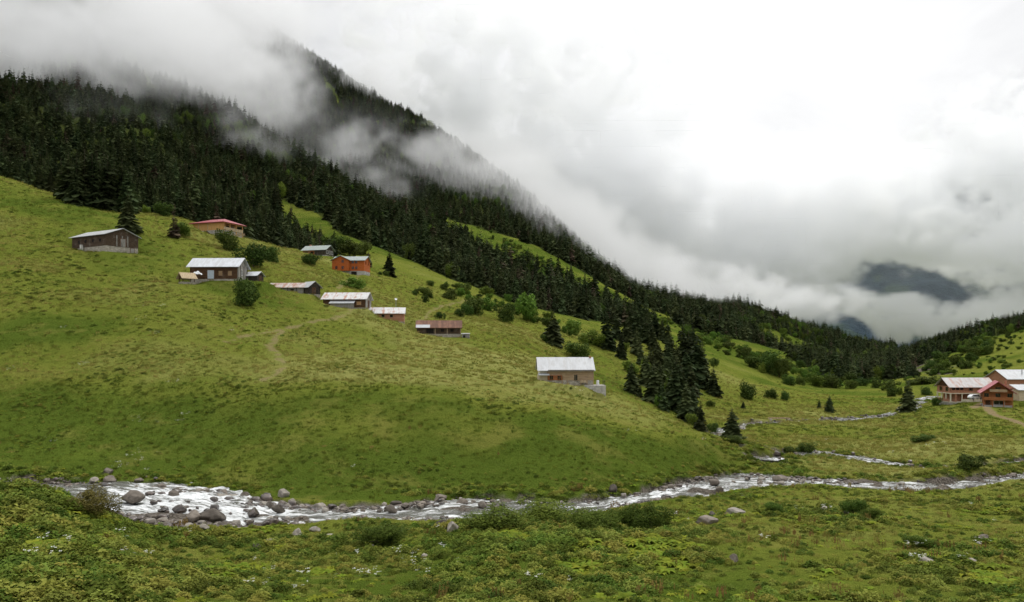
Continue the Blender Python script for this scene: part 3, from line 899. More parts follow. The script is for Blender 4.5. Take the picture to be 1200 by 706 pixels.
def scatter(name, P, sc, protos, ids, rz=None, sz=None, kind='stuff'):
    n = len(P)
    me = bpy.data.meshes.new(name)
    me.vertices.add(n); me.vertices.foreach_set('co', np.ascontiguousarray(P, dtype=np.float32).ravel())
    float_attr(me, 'sc', sc); float_attr(me, 'rz', RNG.uniform(0, 6.28, n) if rz is None else rz)
    float_attr(me, 'sz', sc if sz is None else sz)
    a = me.attributes.new('pick', 'INT', 'POINT'); a.data.foreach_set('value', np.ascontiguousarray(ids, dtype=np.int32))
    o = bpy.data.objects.new(name, me); COL.objects.link(o)
    g = bpy.data.node_groups.new(name, 'GeometryNodeTree')
    g.interface.new_socket('Geometry', in_out='INPUT', socket_type='NodeSocketGeometry')
    g.interface.new_socket('Geometry', in_out='OUTPUT', socket_type='NodeSocketGeometry')
    b = NB(g)
    gi = b.new('NodeGroupInput'); go_ = b.new('NodeGroupOutput')
    j = b.new('GeometryNodeJoinGeometry')
    for me_ in reversed(protos):
        po = bpy.data.objects.new(name + '_source', me_)
        oi = b.new('GeometryNodeObjectInfo'); oi.inputs['Object'].default_value = po
        oi.inputs['As Instance'].default_value = True
        b.l.new(oi.outputs['Geometry'], j.inputs[0])
    ip = b.new('GeometryNodeInstanceOnPoints')
    b.l.new(gi.outputs[0], ip.inputs['Points']); b.l.new(j.outputs[0], ip.inputs['Instance'])
    ip.inputs['Pick Instance'].default_value = True

    def na(nm, t):
        nd = b.new('GeometryNodeInputNamedAttribute', data_type=t); nd.inputs[0].default_value = nm
        return nd.outputs[0]
    b.l.new(na('pick', 'INT'), ip.inputs['Instance Index'])
    cr = b.new('ShaderNodeCombineXYZ'); b.l.new(na('rz', 'FLOAT'), cr.inputs[2])
    b.l.new(cr.outputs[0], ip.inputs['Rotation'])
    cs = b.new('ShaderNodeCombineXYZ'); s_ = na('sc', 'FLOAT')
    b.l.new(s_, cs.inputs[0]); b.l.new(s_, cs.inputs[1]); b.l.new(na('sz', 'FLOAT'), cs.inputs[2])
    b.l.new(cs.outputs[0], ip.inputs['Scale'])
    b.l.new(ip.outputs[0], go_.inputs[0])
    md = o.modifiers.new('scatter', 'NODES'); md.node_group = g
    tag(o, kind=kind)
    return o


rest = np.where(~single & ((vis) | (RNG.random(len(gx)) < 0.6)))[0]
pick_ = np.where(RNG.random(len(rest)) < .05, 5, RNG.integers(0, 5, len(rest)))
leafy = RNG.random(len(rest)) < np.where(fbm(gx[rest] / 35, gy[rest] / 35, 3, 68) > .3, np.where(gy[rest] < 520, .06, .4), .015)
pick_[leafy] = 6 + RNG.integers(0, 2, leafy.sum())
hs = hh[rest] * np.where(leafy, .62, 1.0); ws = hs * np.where(leafy, .8, RNG.uniform(.9, 1.35, len(rest)))
scatter('forest', np.stack([gx, gy, gzv - .2], 1)[rest], ws, SPR_FAR + [SHD[0], SHL[1]], pick_, sz=hs)

# ---- shrubs one can tell apart: column, base row, width px, height px, kind, label
SHRUBS = [
    (291, 359, 28, 31, 'd', 'round dark green bush on the slope below the white roofed barn'),
    (265, 293, 22, 22, 'd', 'round dark bush below the red roofed house'),
    (297, 313, 32, 26, 'd', 'wide dark bush just behind the white roofed barn'),
    (316, 307, 20, 17, 'd', 'small dark bush uphill of the little white roofed shed'),
    (365, 311, 17, 13, 'd', 'low dark bush on the slope below the grey roofed timber house'),
    (413, 338, 26, 12, 'l', 'low wide green bush below the orange timber house'),
    (211, 277, 26, 15, 'l', 'low green thicket on the crest near the red roofed house'),
    (286, 272, 12, 12, 'l', 'light green bush beside the terrace of the red roofed house'),
    (190, 253, 20, 14, 'd', 'dark green bush at the forest edge on the crest'),
    (171, 250, 9, 8, 'l', 'pale green little bush on the crest line'),
    (410, 300, 24, 16, 'd', 'dark bush behind the orange timber house'),
    (425, 298, 22, 14, 'd', 'dark bush on the strip above the orange timber house'),
    (395, 292, 26, 14, 'd', 'dark thicket between the grey and orange timber houses'),
    (591, 377, 19, 21, 'd', 'egg shaped dark bush on the meadow above the tiled barn'),
    (553, 368, 24, 19, 'd', 'dark bush in the thicket above the tiled barn'),
    (570, 364, 18, 15, 'l', 'green bush at the thicket end above the tiled barn'),
    (547, 369, 12, 12, 'd', 'small dark bush in front of the thicket above the tiled barn'),
    (527, 351, 18, 13, 'd', 'dark bush on the upper meadow below the forest edge'),
    (546, 344, 13, 12, 'd', 'round bush touching the lower forest edge'),
    (570, 346, 14, 10, 'l', 'yellowish bush touching the lower forest edge'),
    (498, 347, 14, 10, 'd', 'dark low bush on the path bend above the tiled barn'),
    (505, 335, 9, 6, 'd', 'small dark bush high on the bright meadow slope'),
    (515, 374, 10, 8, 'd', 'small dark bush just above the tiled barn roof'),
    (538, 371, 12, 9, 'd', 'small dark bush beyond the end of the tiled barn'),
    (617, 376, 20, 30, 't', 'pale green slim broadleaf tree before the lower forest edge'),
    (597, 354, 9, 9, 'l', 'pale little tree at the lower forest edge'),
    (675, 392, 20, 17, 'l', 'green bush behind the broad lone spruce'),
    (694, 404, 24, 17, 'l', 'yellow green bush between the lone spruce and the gully clump'),
    (676, 420, 28, 18, 'd', 'dark bush on the slope behind the white stone house roof'),
    (640, 402, 12, 10, 'd', 'small bush at the foot of the broad lone spruce'),
    (757, 440, 16, 18, 'l', 'bright green bush among the gully spruces'),
    (772, 478, 14, 14, 'l', 'light green bush at the bottom of the gully clump'),
    (834, 508, 14, 12, 'd', 'low green bush between the hill foot and the stream bend'),
    (832, 477, 9, 7, 'd', 'small dark bush under the lone meadow spruce'),
    (880, 468, 21, 19, 'd', 'big round dark bush on the far meadow'),
    (904, 467, 14, 11, 'd', 'medium round dark bush in the middle of the far meadow row'),
    (922, 469, 11, 10, 'd', 'small round dark bush ending the far meadow row'),
    (836, 430, 10, 10, 'd', 'dark round bush high on the far meadow slope'),
    (852, 408, 14, 7, 'd', 'flat dark bush high on the far meadow slope'),
    (870, 420, 14, 12, 'd', 'dark bush just above the thicket on the far slope'),
    (881, 431, 18, 13, 'd', 'large dark bush at the upper thicket edge'),
    (900, 437, 26, 25, 'd', 'tall dark green thicket bush on the far slope'),
    (913, 442, 20, 22, 'd', 'dark lower bush of the far slope thicket'),
    (893, 437, 10, 11, 'l', 'light bush beside the dark thicket on the far slope'),
    (926, 452, 14, 12, 'd', 'greyish bush at the foot of the far slope'),
    (937, 451, 10, 10, 'd', 'small dark bush at the foot of the far slope'),
    (957, 453, 18, 13, 'l', 'bright green bush at the edge of the valley flat'),
    (976, 455, 18, 15, 'd', 'dark dome shaped bush at the edge of the valley flat'),
    (997, 456, 13, 10, 'd', 'round olive bush on the valley flat'),
    (998, 446, 13, 9, 'd', 'dark bush below the valley end forest'),
    (1009, 452, 14, 8, 'd', 'brownish bush at the edge of the valley flat'),
    (1028, 455, 11, 10, 'd', 'dark bush by the far stream bank'),
    (1043, 458, 16, 12, 'd', 'wide dark bush on the far stream bank'),
    (1046, 465, 10, 10, 'd', 'round bush at the water edge opposite the tall slim spruce'),
    (1054, 463, 10, 9, 'l', 'green bush behind the tall slim spruce'),
    (1086, 463, 11, 9, 'd', 'small dark bush on the meadow before the brick guesthouse'),
    (1098, 476, 9, 10, 'd', 'dark bush against the corner of the brick guesthouse'),
    (1080, 450, 30, 9, 'd', 'long low hedge like bush across the stream from the guesthouse'),
    (730, 618, 36, 22, 'd', 'dark green bush on the near bank beside yellow herbs'),
    (762, 623, 42, 30, 'd', 'largest dark green bush on the near stream bank'),
    (445, 640, 58, 24, 'd', 'low grey green bush on the near bank by grey stones'),
    (106, 606, 52, 32, 'b', 'brownish bush on the near bank where the stream comes into view'),
    (640, 612, 60, 26, 'l', 'long light green bush on the near bank below the middle run'),
    (585, 622, 70, 26, 'l', 'spreading green bush on the near bank by the pale round boulder'),
    (690, 622, 60, 26, 'l', 'light green bush on the near bank left of the largest dark bush'),
    (862, 520, 16, 8, 'd', 'low bush at the foot of the small streamside spruce'),
    (942, 531, 20, 12, 'd', 'dark low bush beside the rocky side channel'),
    (925, 533, 18, 9, 'd', 'green low bush on the gravel above the side channel'),
    (1083, 518, 22, 8, 'd', 'flat dark bush on the valley pasture'),
    (1140, 550, 26, 16, 'd', 'grey green bush between the two channels'),
    (1000, 604, 28, 18, 'd', 'dark green low bush near the flat grey boulders'),
    (905, 600, 22, 11, 'd', 'small dark bush on the near pasture'),
    (1020, 610, 20, 14, 'd', 'dark bush sloping over the near pasture bank'),
    (1075, 642, 30, 14, 'd', 'low dark bush on the lower pasture with red stalks'),
]
for (px_, b_, wd_, ht_, kd, lab) in SHRUBS:
    P_ = hit(px_, b_, ymin=160 if (690 < px_ < 860 and b_ < 512) else (60 if b_ > 560 else 110))
    s_ = P_.y / FPX
    P_.z -= 0.1 * ht_ * s_
    nm = 'broadleaf_tree' if kd == 't' else 'shrub'
    shrub(P_, wd_ * s_ * 1.1, ht_ * s_ * 1.12, kd, lab, None, nm)

# ---- shrub belts: polygon, count, kinds, size range in metres, label, group
BELTS = [
    ([(880, 372), (905, 384), (950, 404), (985, 418), (985, 424), (945, 412), (900, 394), (878, 380)], 14, 'l', (4, 7),
     'light green bush on the narrow bright strip at the valley end', 'bushes on the valley end strip'),
    ([(800, 388), (850, 402), (900, 414), (955, 432), (1000, 446), (985, 454), (945, 450), (915, 436), (880, 424), (850, 416), (812, 404)], 58, 'lld', (3.0, 6.0),
     'light green bush in the long thicket along the forest foot', 'bushes of the long thicket'),
    ([(1084, 434), (1096, 420), (1120, 408), (1150, 394), (1167, 398), (1163, 411), (1140, 428), (1120, 441), (1090, 441)], 44, 'dld', (3.5, 6.5),
     'dark green bush of the thicket on the hillside above the guesthouse', 'bushes above the guesthouse'),
    ([(1050, 414), (1090, 405), (1130, 392), (1160, 386), (1150, 394), (1110, 408), (1080, 420)], 12, 'l', (3, 5),
     'light green bush under the forest band of the far hillside', 'bushes under the hillside forest'),
    ([(520, 332), (560, 345), (600, 360), (650, 378), (700, 396), (690, 402), (640, 386), (580, 362), (520, 345)], 24, 'ldl', (1.8, 3.8),
     'green bush along the lower edge of the mountain forest', 'bushes along the mountain forest edge'),
    ([(570, 268), (600, 286), (640, 308), (700, 338), (760, 366), (840, 392), (835, 398), (755, 376), (690, 350), (640, 320), (600, 298), (570, 280)], 38, 'l', (2.5, 5),
     'light green bush on the sloping clearing between the two forests', 'bushes on the sloping clearing'),
    ([(715, 400), (760, 420), (800, 460), (830, 500), (800, 500), (760, 470), (735, 440)], 13, 'l', (2.2, 3.8),
     'light green bush between the gully spruces', 'bushes in the gully'),
    ([(440, 318), (480, 335), (520, 352), (505, 362), (470, 345), (430, 325)], 9, 'd', (1.2, 2.4),
     'small bush on the slope between the orange house and the forest', 'bushes below the bright meadow strip'),
    ([(1170, 388), (1200, 376), (1200, 402), (1172, 406)], 7, 'd', (2.5, 4), 'bush on the grassy shoulder of the far hillside', 'bushes on the hillside shoulder'),
    ([(1010, 430), (1060, 434), (1070, 446), (1020, 450)], 8, 'd', (3, 5), 'dark bush before the valley end forest', 'bushes before the valley end forest'),
]
for poly, n_, kinds, (s0, s1), lab, grp in BELTS:
    a = np.array(poly); c_ = 0
    for _ in range(n_ * 30):
        if c_ >= n_: break
        q = (random.uniform(a[:, 0].min(), a[:, 0].max()), random.uniform(a[:, 1].min(), a[:, 1].max()))
        if not in_poly(np.array([q[0]]), np.array([q[1]]), poly)[0]: continue
        P_ = hit(q[0], q[1], ymin=190)
        s_ = random.uniform(s0, s1)
        P_.z -= 0.15
        shrub(P_, s_, s_ * random.uniform(.75, 1.05), random.choice(kinds), lab, grp)
        c_ += 1


# the small growth between them, which nobody could count
und = []
for poly, n_ in ((BELTS[1][0], 90), (BELTS[2][0], 90), (BELTS[5][0], 110), (BELTS[4][0], 40), (BELTS[0][0], 40), (BELTS[9][0], 30),
                 ([(560, 262), (600, 282), (660, 316), (700, 334), (760, 362), (830, 386), (830, 392), (755, 372), (690, 344), (640, 314), (600, 290), (560, 270)], 80),
                 ([(1050, 440), (1090, 428), (1140, 410), (1200, 382), (1200, 436), (1120, 444), (1060, 446)], 70)):
    a = np.array(poly); c_ = 0
    for _ in range(n_ * 20):
        if c_ >= n_: break
        q = (random.uniform(a[:, 0].min(), a[:, 0].max()), random.uniform(a[:, 1].min(), a[:, 1].max()))
        if in_poly(np.array([q[0]]), np.array([q[1]]), poly)[0]:
            und.append(tuple(hit(q[0], q[1], ymin=190))); c_ += 1
und = np.array(und); us = RNG.uniform(1.2, 3.4, len(und))
scatter('undergrowth', und - [0, 0, .15], us, SHL + SHD[:2], RNG.integers(0, 6, len(und)), sz=us * RNG.uniform(.5, .85, len(und)))


# ------------------------------------------------------------------ ground cover
def herb(rs, n=90, h=0.55, w=0.6, size=0.085, up=0.4):
    rng = np.random.default_rng(rs)
    a = rng.uniform(0, 6.28, n); r = w * np.sqrt(rng.random(n)); z = h * (1 - (r / w) ** 2 * .7) * rng.uniform(.35, 1.05, n)
    C = np.stack([r * np.cos(a), r * np.sin(a), z], 1)
    out = np.stack([np.cos(a), np.sin(a), np.full(n, -0.15)], 1)
    ax = unit(out + rng.normal(size=(n, 3)) * .5)
    nr = unit(np.array([0, 0, 1.0]) + rng.normal(size=(n, 3)) * up)
    e = unit(np.cross(nr, ax))
    s = size * rng.uniform(.6, 1.4, n)[:, None]
    return quads(C, ax * s * 1.25, e * s * .75)


def fern(rs, n=11, L=0.75):
    rng = np.random.default_rng(rs); P = []
    for k in range(n):
        a = 6.28 * k / n + rng.normal() * .2; l = L * rng.uniform(.7, 1.15); d = np.array([math.cos(a), math.sin(a), 0]); s = np.array([-d[1], d[0], 0])
        t = np.linspace(0, 1, 6)
        c = d[None] * (t * l)[:, None]; c[:, 2] = l * (1.15 * t - 0.95 * t ** 2)
        w_ = l * .16 * np.sin(np.pi * np.clip(t * .85 + .12, 0, 1))
        V = np.concatenate([c - s * w_[:, None], c + s * w_[:, None]])
        F = np.array([[i, i + 1, i + 7, i + 6] for i in range(5)])
        P.append((V, F))
    return join_vf(P)


def tuft(rs, n=26, h=0.5, w=0.25, bw=0.02):
    rng = np.random.default_rng(rs); V = []; F = []
    for k in range(n):
        a = rng.uniform(0, 6.28); r = w * math.sqrt(rng.random()); b0 = np.array([r * math.cos(a), r * math.sin(a), 0])
        l = np.array([math.cos(a), math.sin(a), 0]) * rng.uniform(.05, .35) * h + rng.normal(size=3) * .05
        q = rng.uniform(0, 3.14); s = np.array([math.cos(q), math.sin(q), 0]) * bw; z = h * rng.uniform(.5, 1.1)
        m_ = b0 + l * .35 + [0, 0, z * .6]; t_ = b0 + l + [0, 0, z]
        o = len(V); V += [b0 - s, b0 + s, m_ + s * .8, m_ - s * .8, t_ + s * .2, t_ - s * .2]
        F += [[o, o + 1, o + 2, o + 3], [o + 3, o + 2, o + 4, o + 5]]
    return np.array(V), np.array(F)


def umbel(rs):
    rng = np.random.default_rng(rs); C = []
    for k in range(5):
        x, y = rng.normal(size=2) * .22; z = rng.uniform(.6, .95)
        for q in range(7): C.append((x + rng.normal() * .055, y + rng.normal() * .055, z + rng.normal() * .012))
    C = np.array(C); n = len(C)
    return quads(C, np.tile([.022, 0, 0.004], (n, 1)), np.tile([0, .022, .008], (n, 1)))


def dock(rs):
    rng = np.random.default_rng(rs); P = []
    for k in range(9):
        x, y = rng.normal(size=2) * .3; h = rng.uniform(.6, 1.1)
        n = 9; z = np.linspace(h * .45, h, n)
        C = np.stack([x + rng.normal(size=n) * .02, y + rng.normal(size=n) * .02, z], 1)
        P.append(quads(C, rng.normal(size=(n, 3)) * .035, np.tile([0, 0, .05], (n, 1))))
    return join_vf(P)


HERBS = [mesh_of('herb', herb(s, n, h, w, z), M_HERB) for s, n, h, w, z in ((1, 230, .5, .6, .048), (2, 260, .7, .7, .055), (3, 230, .4, .75, .045), (4, 220, .6, .5, .06))]
DARKS = [mesh_of('herb', herb(s, n, h, w, z, .6), M_DARKH) for s, n, h, w, z in ((5, 260, .6, .6, .046), (6, 280, .8, .75, .052))]
FERNS = [mesh_of('fern', fern(s), M_FERN) for s in (1, 2, 3)]
TUFTS = [mesh_of('tuft', tuft(s, 30, .5, .32, .016), M_GRASS) for s in (1, 2, 3)]
TUFTL = [mesh_of('tuft', tuft(s, 30, .5, .32, .016), M_GRASSL) for s in (4, 5, 6)]
DOCKS = [mesh_of('dock', dock(s), M_DOCK) for s in (1, 2)]
UMBS = [mesh_of('umbel', umbel(s), M_UMBEL) for s in (1, 2, 3)]


def sample(n, y0, y1, side=0.80, power=1.0):
    y = np.sqrt(RNG.uniform(y0 ** 2, y1 ** 2, n)); x = RNG.uniform(-side, side, n) * y
    z, e = ground(x, y)
    return x, y, z, e


def dry_at(x, y): return fbm(x / 30, y / 22, 4, 41)


def clear(x, y):
    m = np.ones(len(x), bool)
    for L_ in TRAILS: m &= line_dist(x, y, L_) > 0.8
    m &= line_dist(x, y, ROAD) > 2.0
    for (hx, hy, rx, ry_, c, s, z0) in HOLES:
        dx = x - hx; dy = y - hy
        m &= ~((np.abs(dx * c + dy * s) < rx + .3) & (np.abs(-dx * s + dy * c) < ry_ + .3))
    return m


# near bank
x, y, z, e = sample(30000, 38, 112)
px_, py_ = proj(x, y, z)
nearb = (y < at_px(RY, px_)) & (e > 0.9)
pat = fbm(x / 9, y / 7, 3, 201); pat2 = fbm(x / 5, y / 4, 3, 207)
lush = sstep(-0.3, 0.35, pat) + sstep(300, 60, px_) * .8 + 0.8 * in_poly(px_, py_, [(520, 598), (600, 590), (760, 596), (800, 640), (760, 706), (560, 706), (480, 690), (560, 640)])
lush -= 0.9 * sstep(780, 900, px_) * sstep(52, 66, y)
k = nearb & (RNG.random(len(x)) < 0.22 + 0.7 * np.clip(lush, 0, 1))
hum = sstep(.05, .45, fbm(x / 7, y / 4, 3, 205)) * sstep(560, 700, px_)
k |= nearb & (RNG.random(len(x)) < hum)
sc = RNG.uniform(.55, 1.25, len(x)) * (0.6 + 0.55 * np.clip(np.maximum(lush, hum), 0, 1.4)) * (0.75 + .35 * sstep(300, 40, px_))
kind_ = np.where(pat2 > 0.48, 4, np.where((pat2 < -.38) | ((hum > .5) & (RNG.random(len(x)) < .4)), 6, 0))
ids = np.where(kind_ == 4, 4 + RNG.integers(0, 2, len(x)), np.where(kind_ == 6, 6 + RNG.integers(0, 3, len(x)), RNG.integers(0, 4, len(x))))
sc *= .45 + .55 * sstep(1.0, 5.0, e)
scatter('herbs', np.stack([x, y, z - .05], 1)[k], sc[k], HERBS + DARKS + FERNS, ids[k])
# lower face of the hill and the stream's far bank
x, y, z, e = sample(34000, 95, 180)
px_, py_ = proj(x, y, z)
farb = (y > at_px(RY, px_)) & (e > 0.8) & clear(x, y)
steep = sstep(150, 118, y) * sstep(960, 860, px_)
bank = sstep(7, 1.5, e)
pat = fbm(x / 14, y / 9, 3, 211)
dens = np.clip(0.05 + 0.5 * steep * sstep(-.4, .3, pat) + bank * .9 + .25 * sstep(.25, .5, pat), 0, 1)
k = farb & (RNG.random(len(x)) < dens)
sc = RNG.uniform(.4, .85, len(x)) * (.5 + .7 * bank + .2 * sstep(0, .5, pat))
ids = np.where((pat > .5) & (RNG.random(len(x)) < .25), 4 + RNG.integers(0, 2, len(x)), np.where(RNG.random(len(x)) < .25, 6 + RNG.integers(0, 3, len(x)), RNG.integers(0, 4, len(x))))
scatter('herbs', np.stack([x, y, z - .08], 1)[k], sc[k], HERBS + DARKS + FERNS, ids[k])
# upper meadows, valley flat
x, y, z, e = sample(60000, 150, 420, .70)
px_, py_ = proj(x, y, z)
open_ = ~forest_mask(x, y) & (e > 0.8) & clear(x, y)
pat = fbm(x / 22, y / 14, 4, 221)
terr = sstep(230, 190, y) * sstep(150, 380, px_) * sstep(860, 740, px_)
dens = np.clip(.05 + .45 * sstep(.1, .5, pat), 0, 1) * sstep(420, 250, y) * (1 - .85 * terr)
k = open_ & (RNG.random(len(x)) < dens)
sc = RNG.uniform(.7, 1.5, len(x))
ids = np.where((pat > .45) & (RNG.random(len(x)) < .2), 4 + RNG.integers(0, 2, len(x)), RNG.integers(0, 4, len(x)))
scatter('herbs', np.stack([x, y, z - .15], 1)[k], sc[k] * .8, HERBS + DARKS, ids[k], sz=sc[k] * .55)
# grass
x, y, z, e = sample(110000, 38, 330)
k = (e > .6) & clear(x, y) & (RNG.random(len(x)) < (.35 + .65 * sstep(-.3, .4, dry_at(x, y))) * (1 - .75 * sstep(160, 330, y))) & ~forest_mask(x, y)
sc = RNG.uniform(.7, 1.3, len(x)) * (0.8 + .5 * sstep(70, 200, y))
px_ = 600 + FPX * x / y
face = (y < np.interp(px_, PXT, CY[6]) + 4 * fbm(x / 9, y / 9, 3, 43)) & (y > at_px(RY, px_)) & (px_ < 950)
lushg = face | (RNG.random(len(x)) < sstep(.15, -.4, dry_at(x, y)) * (.9 - .7 * (y > 120) * sstep(60, 380, px_) * sstep(860, 740, px_)))
scatter('grass', np.stack([x, y, z - .03], 1)[k], sc[k], TUFTS + TUFTL, (RNG.integers(0, 3, len(x)) + 3 * lushg)[k], sz=sc[k] * RNG.uniform(.45, .85, k.sum()))
# dock stalks and white umbels
x, y, z, e = sample(1200, 38, 110)
px_, py_ = proj(x, y, z)
pat = fbm(x / 8, y / 6, 3, 231)
k = (e > 1) & (pat > .26) & ((px_ > 420) | (pat > .45))
scatter('dock_stalks', np.stack([x, y, z], 1)[k], RNG.uniform(.5, .9, k.sum()), DOCKS, RNG.integers(0, 2, k.sum()))
x, y, z, e = sample(6000, 38, 170)
px_, py_ = proj(x, y, z)
pat = fbm(x / 6, y / 5, 3, 241)
fl_ = in_poly(px_, py_, [(200, 706), (420, 680), (470, 650), (560, 640), (580, 660), (480, 690), (430, 706)]) | in_poly(px_, py_, [(1060, 648), (1150, 645), (1160, 668), (1070, 672)]) \
    | in_poly(px_, py_, [(130, 535), (170, 530), (175, 550), (135, 555)]) | in_poly(px_, py_, [(0, 640), (170, 640), (180, 700), (0, 700)])
k = (e > 1) & (((pat > -.1) & fl_) | (pat > .55))
scatter('flowers', np.stack([x, y, z + .1], 1)[k], RNG.uniform(.7, 1.15, k.sum()), UMBS, RNG.integers(0, 3, k.sum()))
# ------------------------------------------------------------------ building materials
def wood(name, a, c_, plank=0.22, axis='z', wear=0.3, rough=0.85):
    m, b, p = material(name, rough, 0.15)
    P = b.obj()
    wv = b.new('ShaderNodeTexWave', wave_type='BANDS', bands_direction='Z' if axis == 'z' else 'X', wave_profile='SAW')
    b.put(wv.inputs['Vector'], P); wv.inputs['Scale'].default_value = 0.314 / plank / 2 * 2; wv.inputs['Distortion'].default_value = 0.0
    st = b.scale(P, (0.35, 1, 5) if axis == 'z' else (5, 1, 0.35))
    n = b.noise(st, 1.6, 5, 0.6); n2 = b.noise(P, 0.8, 4, 0.6)
    c = b.mix(b.ramp(n, 0.3, 0.7), a, c_)
    c = b.mix(b.ramp(n2, 0.5, 0.75, 0, wear), c, (0.22, 0.20, 0.17))
    c = b.mix(b.ramp(wv.outputs[1], 0.0, 0.12, 0.75, 0.0), c, tuple(x * .25 for x in a))
    b.put(p.inputs['Base Color'], c)
    b.put(p.inputs['Normal'], b.bump(wv.outputs[1], 0.5, 0.03))
    return m


def masonry(name, cols, mortar, kind='brick', sc=1.0):
    m, b, p = material(name, 0.9, 0.15)
    P = b.obj()
    if kind == 'brick':
        x = b.new('ShaderNodeSeparateXYZ'); b.put(x.inputs[0], P)
        cc = b.new('ShaderNodeCombineXYZ'); b.put(cc.inputs[0], b.math('ADD', x.outputs[0], x.outputs[1])); b.put(cc.inputs[1], x.outputs[2])
        br = b.new('ShaderNodeTexBrick'); b.put(br.inputs['Vector'], cc.outputs[0])
        br.inputs['Color1'].default_value = c4(cols[0]); br.inputs['Color2'].default_value = c4(cols[1]); br.inputs['Mortar'].default_value = c4(mortar)
        br.inputs['Scale'].default_value = sc; br.inputs['Mortar Size'].default_value = 0.016; br.inputs['Brick Width'].default_value = 0.42; br.inputs['Row Height'].default_value = 0.22
        c = br.outputs[0]; hgt = br.outputs[1]
    else:
        vo = b.new('ShaderNodeTexVoronoi', feature='F1'); b.put(vo.inputs['Vector'], b.scale(P, (1, 1, 1.5))); vo.inputs['Scale'].default_value = 2.4 * sc
        ve = b.new('ShaderNodeTexVoronoi', feature='DISTANCE_TO_EDGE'); b.put(ve.inputs['Vector'], b.scale(P, (1, 1, 1.5))); ve.inputs['Scale'].default_value = 2.4 * sc
        s = b.sep(vo.outputs['Color'])
        c = b.mix(s[0], cols[0], cols[1]); c = b.mix(b.ramp(ve.outputs[0], 0.0, 0.06, 1, 0), c, mortar); hgt = ve.outputs[0]
    n = b.noise(P, 1.2, 5, .65)
    c = b.mix(b.ramp(n, 0.45, 0.8, 0, .45), c, tuple(x * .55 for x in cols[0]))
    b.put(p.inputs['Base Color'], c); b.put(p.inputs['Normal'], b.bump(hgt, 0.4, 0.05))
    return m


def sheet(name, base, rust=0.0, rustcol=(0.23, 0.10, 0.055), metal=0.0, rough=0.45, thresh=0.5):
    m, b, p = material(name, rough, 0.4)
    P = b.obj()
    wv = b.new('ShaderNodeTexWave', wave_type='BANDS', bands_direction='X', wave_profile='SIN'); b.put(wv.inputs['Vector'], P); wv.inputs['Scale'].default_value = 1.6
    pan = b.new('ShaderNodeTexWave', wave_type='BANDS', bands_direction='X', wave_profile='SAW'); b.put(pan.inputs['Vector'], P); pan.inputs['Scale'].default_value = 0.32
    n = b.noise(b.scale(P, (1.6, .5, .5)), 0.9, 6, .7, .3)
    sn = b.noise(b.scale(P, (0.9, 0.02, 0.02)), 1.0, 1)
    c = b.mix(b.ramp(n, .35, .7), base, tuple(x * .8 for x in base))
    c = b.mix(b.ramp(pan.outputs[1], 0, .05, .35, 0), c, tuple(x * .5 for x in base))
    if rust:
        rn = b.math('ADD', b.math('MULTIPLY', n, .6), b.math('MULTIPLY', sn, .4))
        c = b.mix(b.ramp(rn, thresh - .05, thresh + .08, 0, rust), c, rustcol)
    b.put(p.inputs['Base Color'], c); p.inputs['Metallic'].default_value = metal
    b.put(p.inputs['Normal'], b.bump(wv.outputs[1], .4, .04))
    return m


def plain(name, col, rough=0.7, var=0.25, sc=2.0, spec=0.3):
    m, b, p = material(name, rough, spec)
    n = b.noise(b.obj(), sc, 5, .65)
    b.put(p.inputs['Base Color'], b.mix(b.ramp(n, .3, .7), tuple(x * (1 - var) for x in col), tuple(min(1, x * (1 + var * .5)) for x in col)))
    return m


W_OLD = wood('weathered_dark_timber', (0.045, 0.030, 0.020), (0.11, 0.075, 0.05), .25, 'z', .5)
W_DARK = wood('dark_brown_timber', (0.05, 0.026, 0.014), (0.12, 0.065, 0.035), .25, 'z', .2)
W_GREYV = wood('grey_upright_boards', (0.17, 0.16, 0.14), (0.36, 0.34, 0.31), .22, 'x', .3)
W_DKV = wood('dark_upright_boards', (0.035, 0.028, 0.022), (0.09, 0.075, 0.06), .2, 'x', .3)
W_NEW = wood('fresh_pine_boards', (0.50, 0.27, 0.09), (0.66, 0.40, 0.17), .18, 'x', .05)
W_ORANGE = wood('orange_stained_timber', (0.36, 0.085, 0.018), (0.50, 0.135, 0.03), .2, 'z', .12, .65)
W_RED = wood('red_brown_timber', (0.27, 0.095, 0.035), (0.38, 0.15, 0.06), .2, 'z', .05, .6)
W_TAN = wood('tan_weathered_timber', (0.27, 0.18, 0.105), (0.46, 0.34, 0.22), .25, 'z', .5)
W_SHUT = wood('shutter_timber', (0.24, 0.15, 0.08), (0.38, 0.26, 0.15), .2, 'x', .2)
W_PLANK = wood('sawn_planks', (0.36, 0.27, 0.16), (0.52, 0.42, 0.28), .2, 'x', .3)
S_STONE = masonry('rubble_stone', [(0.30, 0.27, 0.22), (0.46, 0.42, 0.35)], (0.20, 0.18, 0.15), 'stone')
S_CONC = plain('concrete', (0.42, 0.40, 0.37), .9, .3)
S_BLOCK = masonry('concrete_blocks', [(0.38, 0.35, 0.31), (0.45, 0.42, 0.37)], (0.30, 0.28, 0.25), 'brick', .6)
S_BRICK = masonry('red_bricks', [(0.36, 0.15, 0.08), (0.45, 0.21, 0.12)], (0.36, 0.27, 0.22), 'brick', 1.0)
S_PLASTER = plain('cream_plaster', (0.66, 0.60, 0.47), .9, .12)
S_BEIGE = plain('beige_plaster', (0.55, 0.46, 0.32), .9, .15)
R_GREY = sheet('worn_grey_roof_sheet', (0.42, 0.43, 0.43), .5, (0.30, 0.25, 0.2), 0, .5, .56)
R_WHITE = sheet('white_roof_sheet', (0.56, 0.58, 0.61), .35, (0.40, 0.39, 0.37), rough=.4)
R_WHITE2 = sheet('pale_roof_sheet', (0.45, 0.465, 0.48), .3, (0.36, 0.33, 0.30), 0, .45, .53)
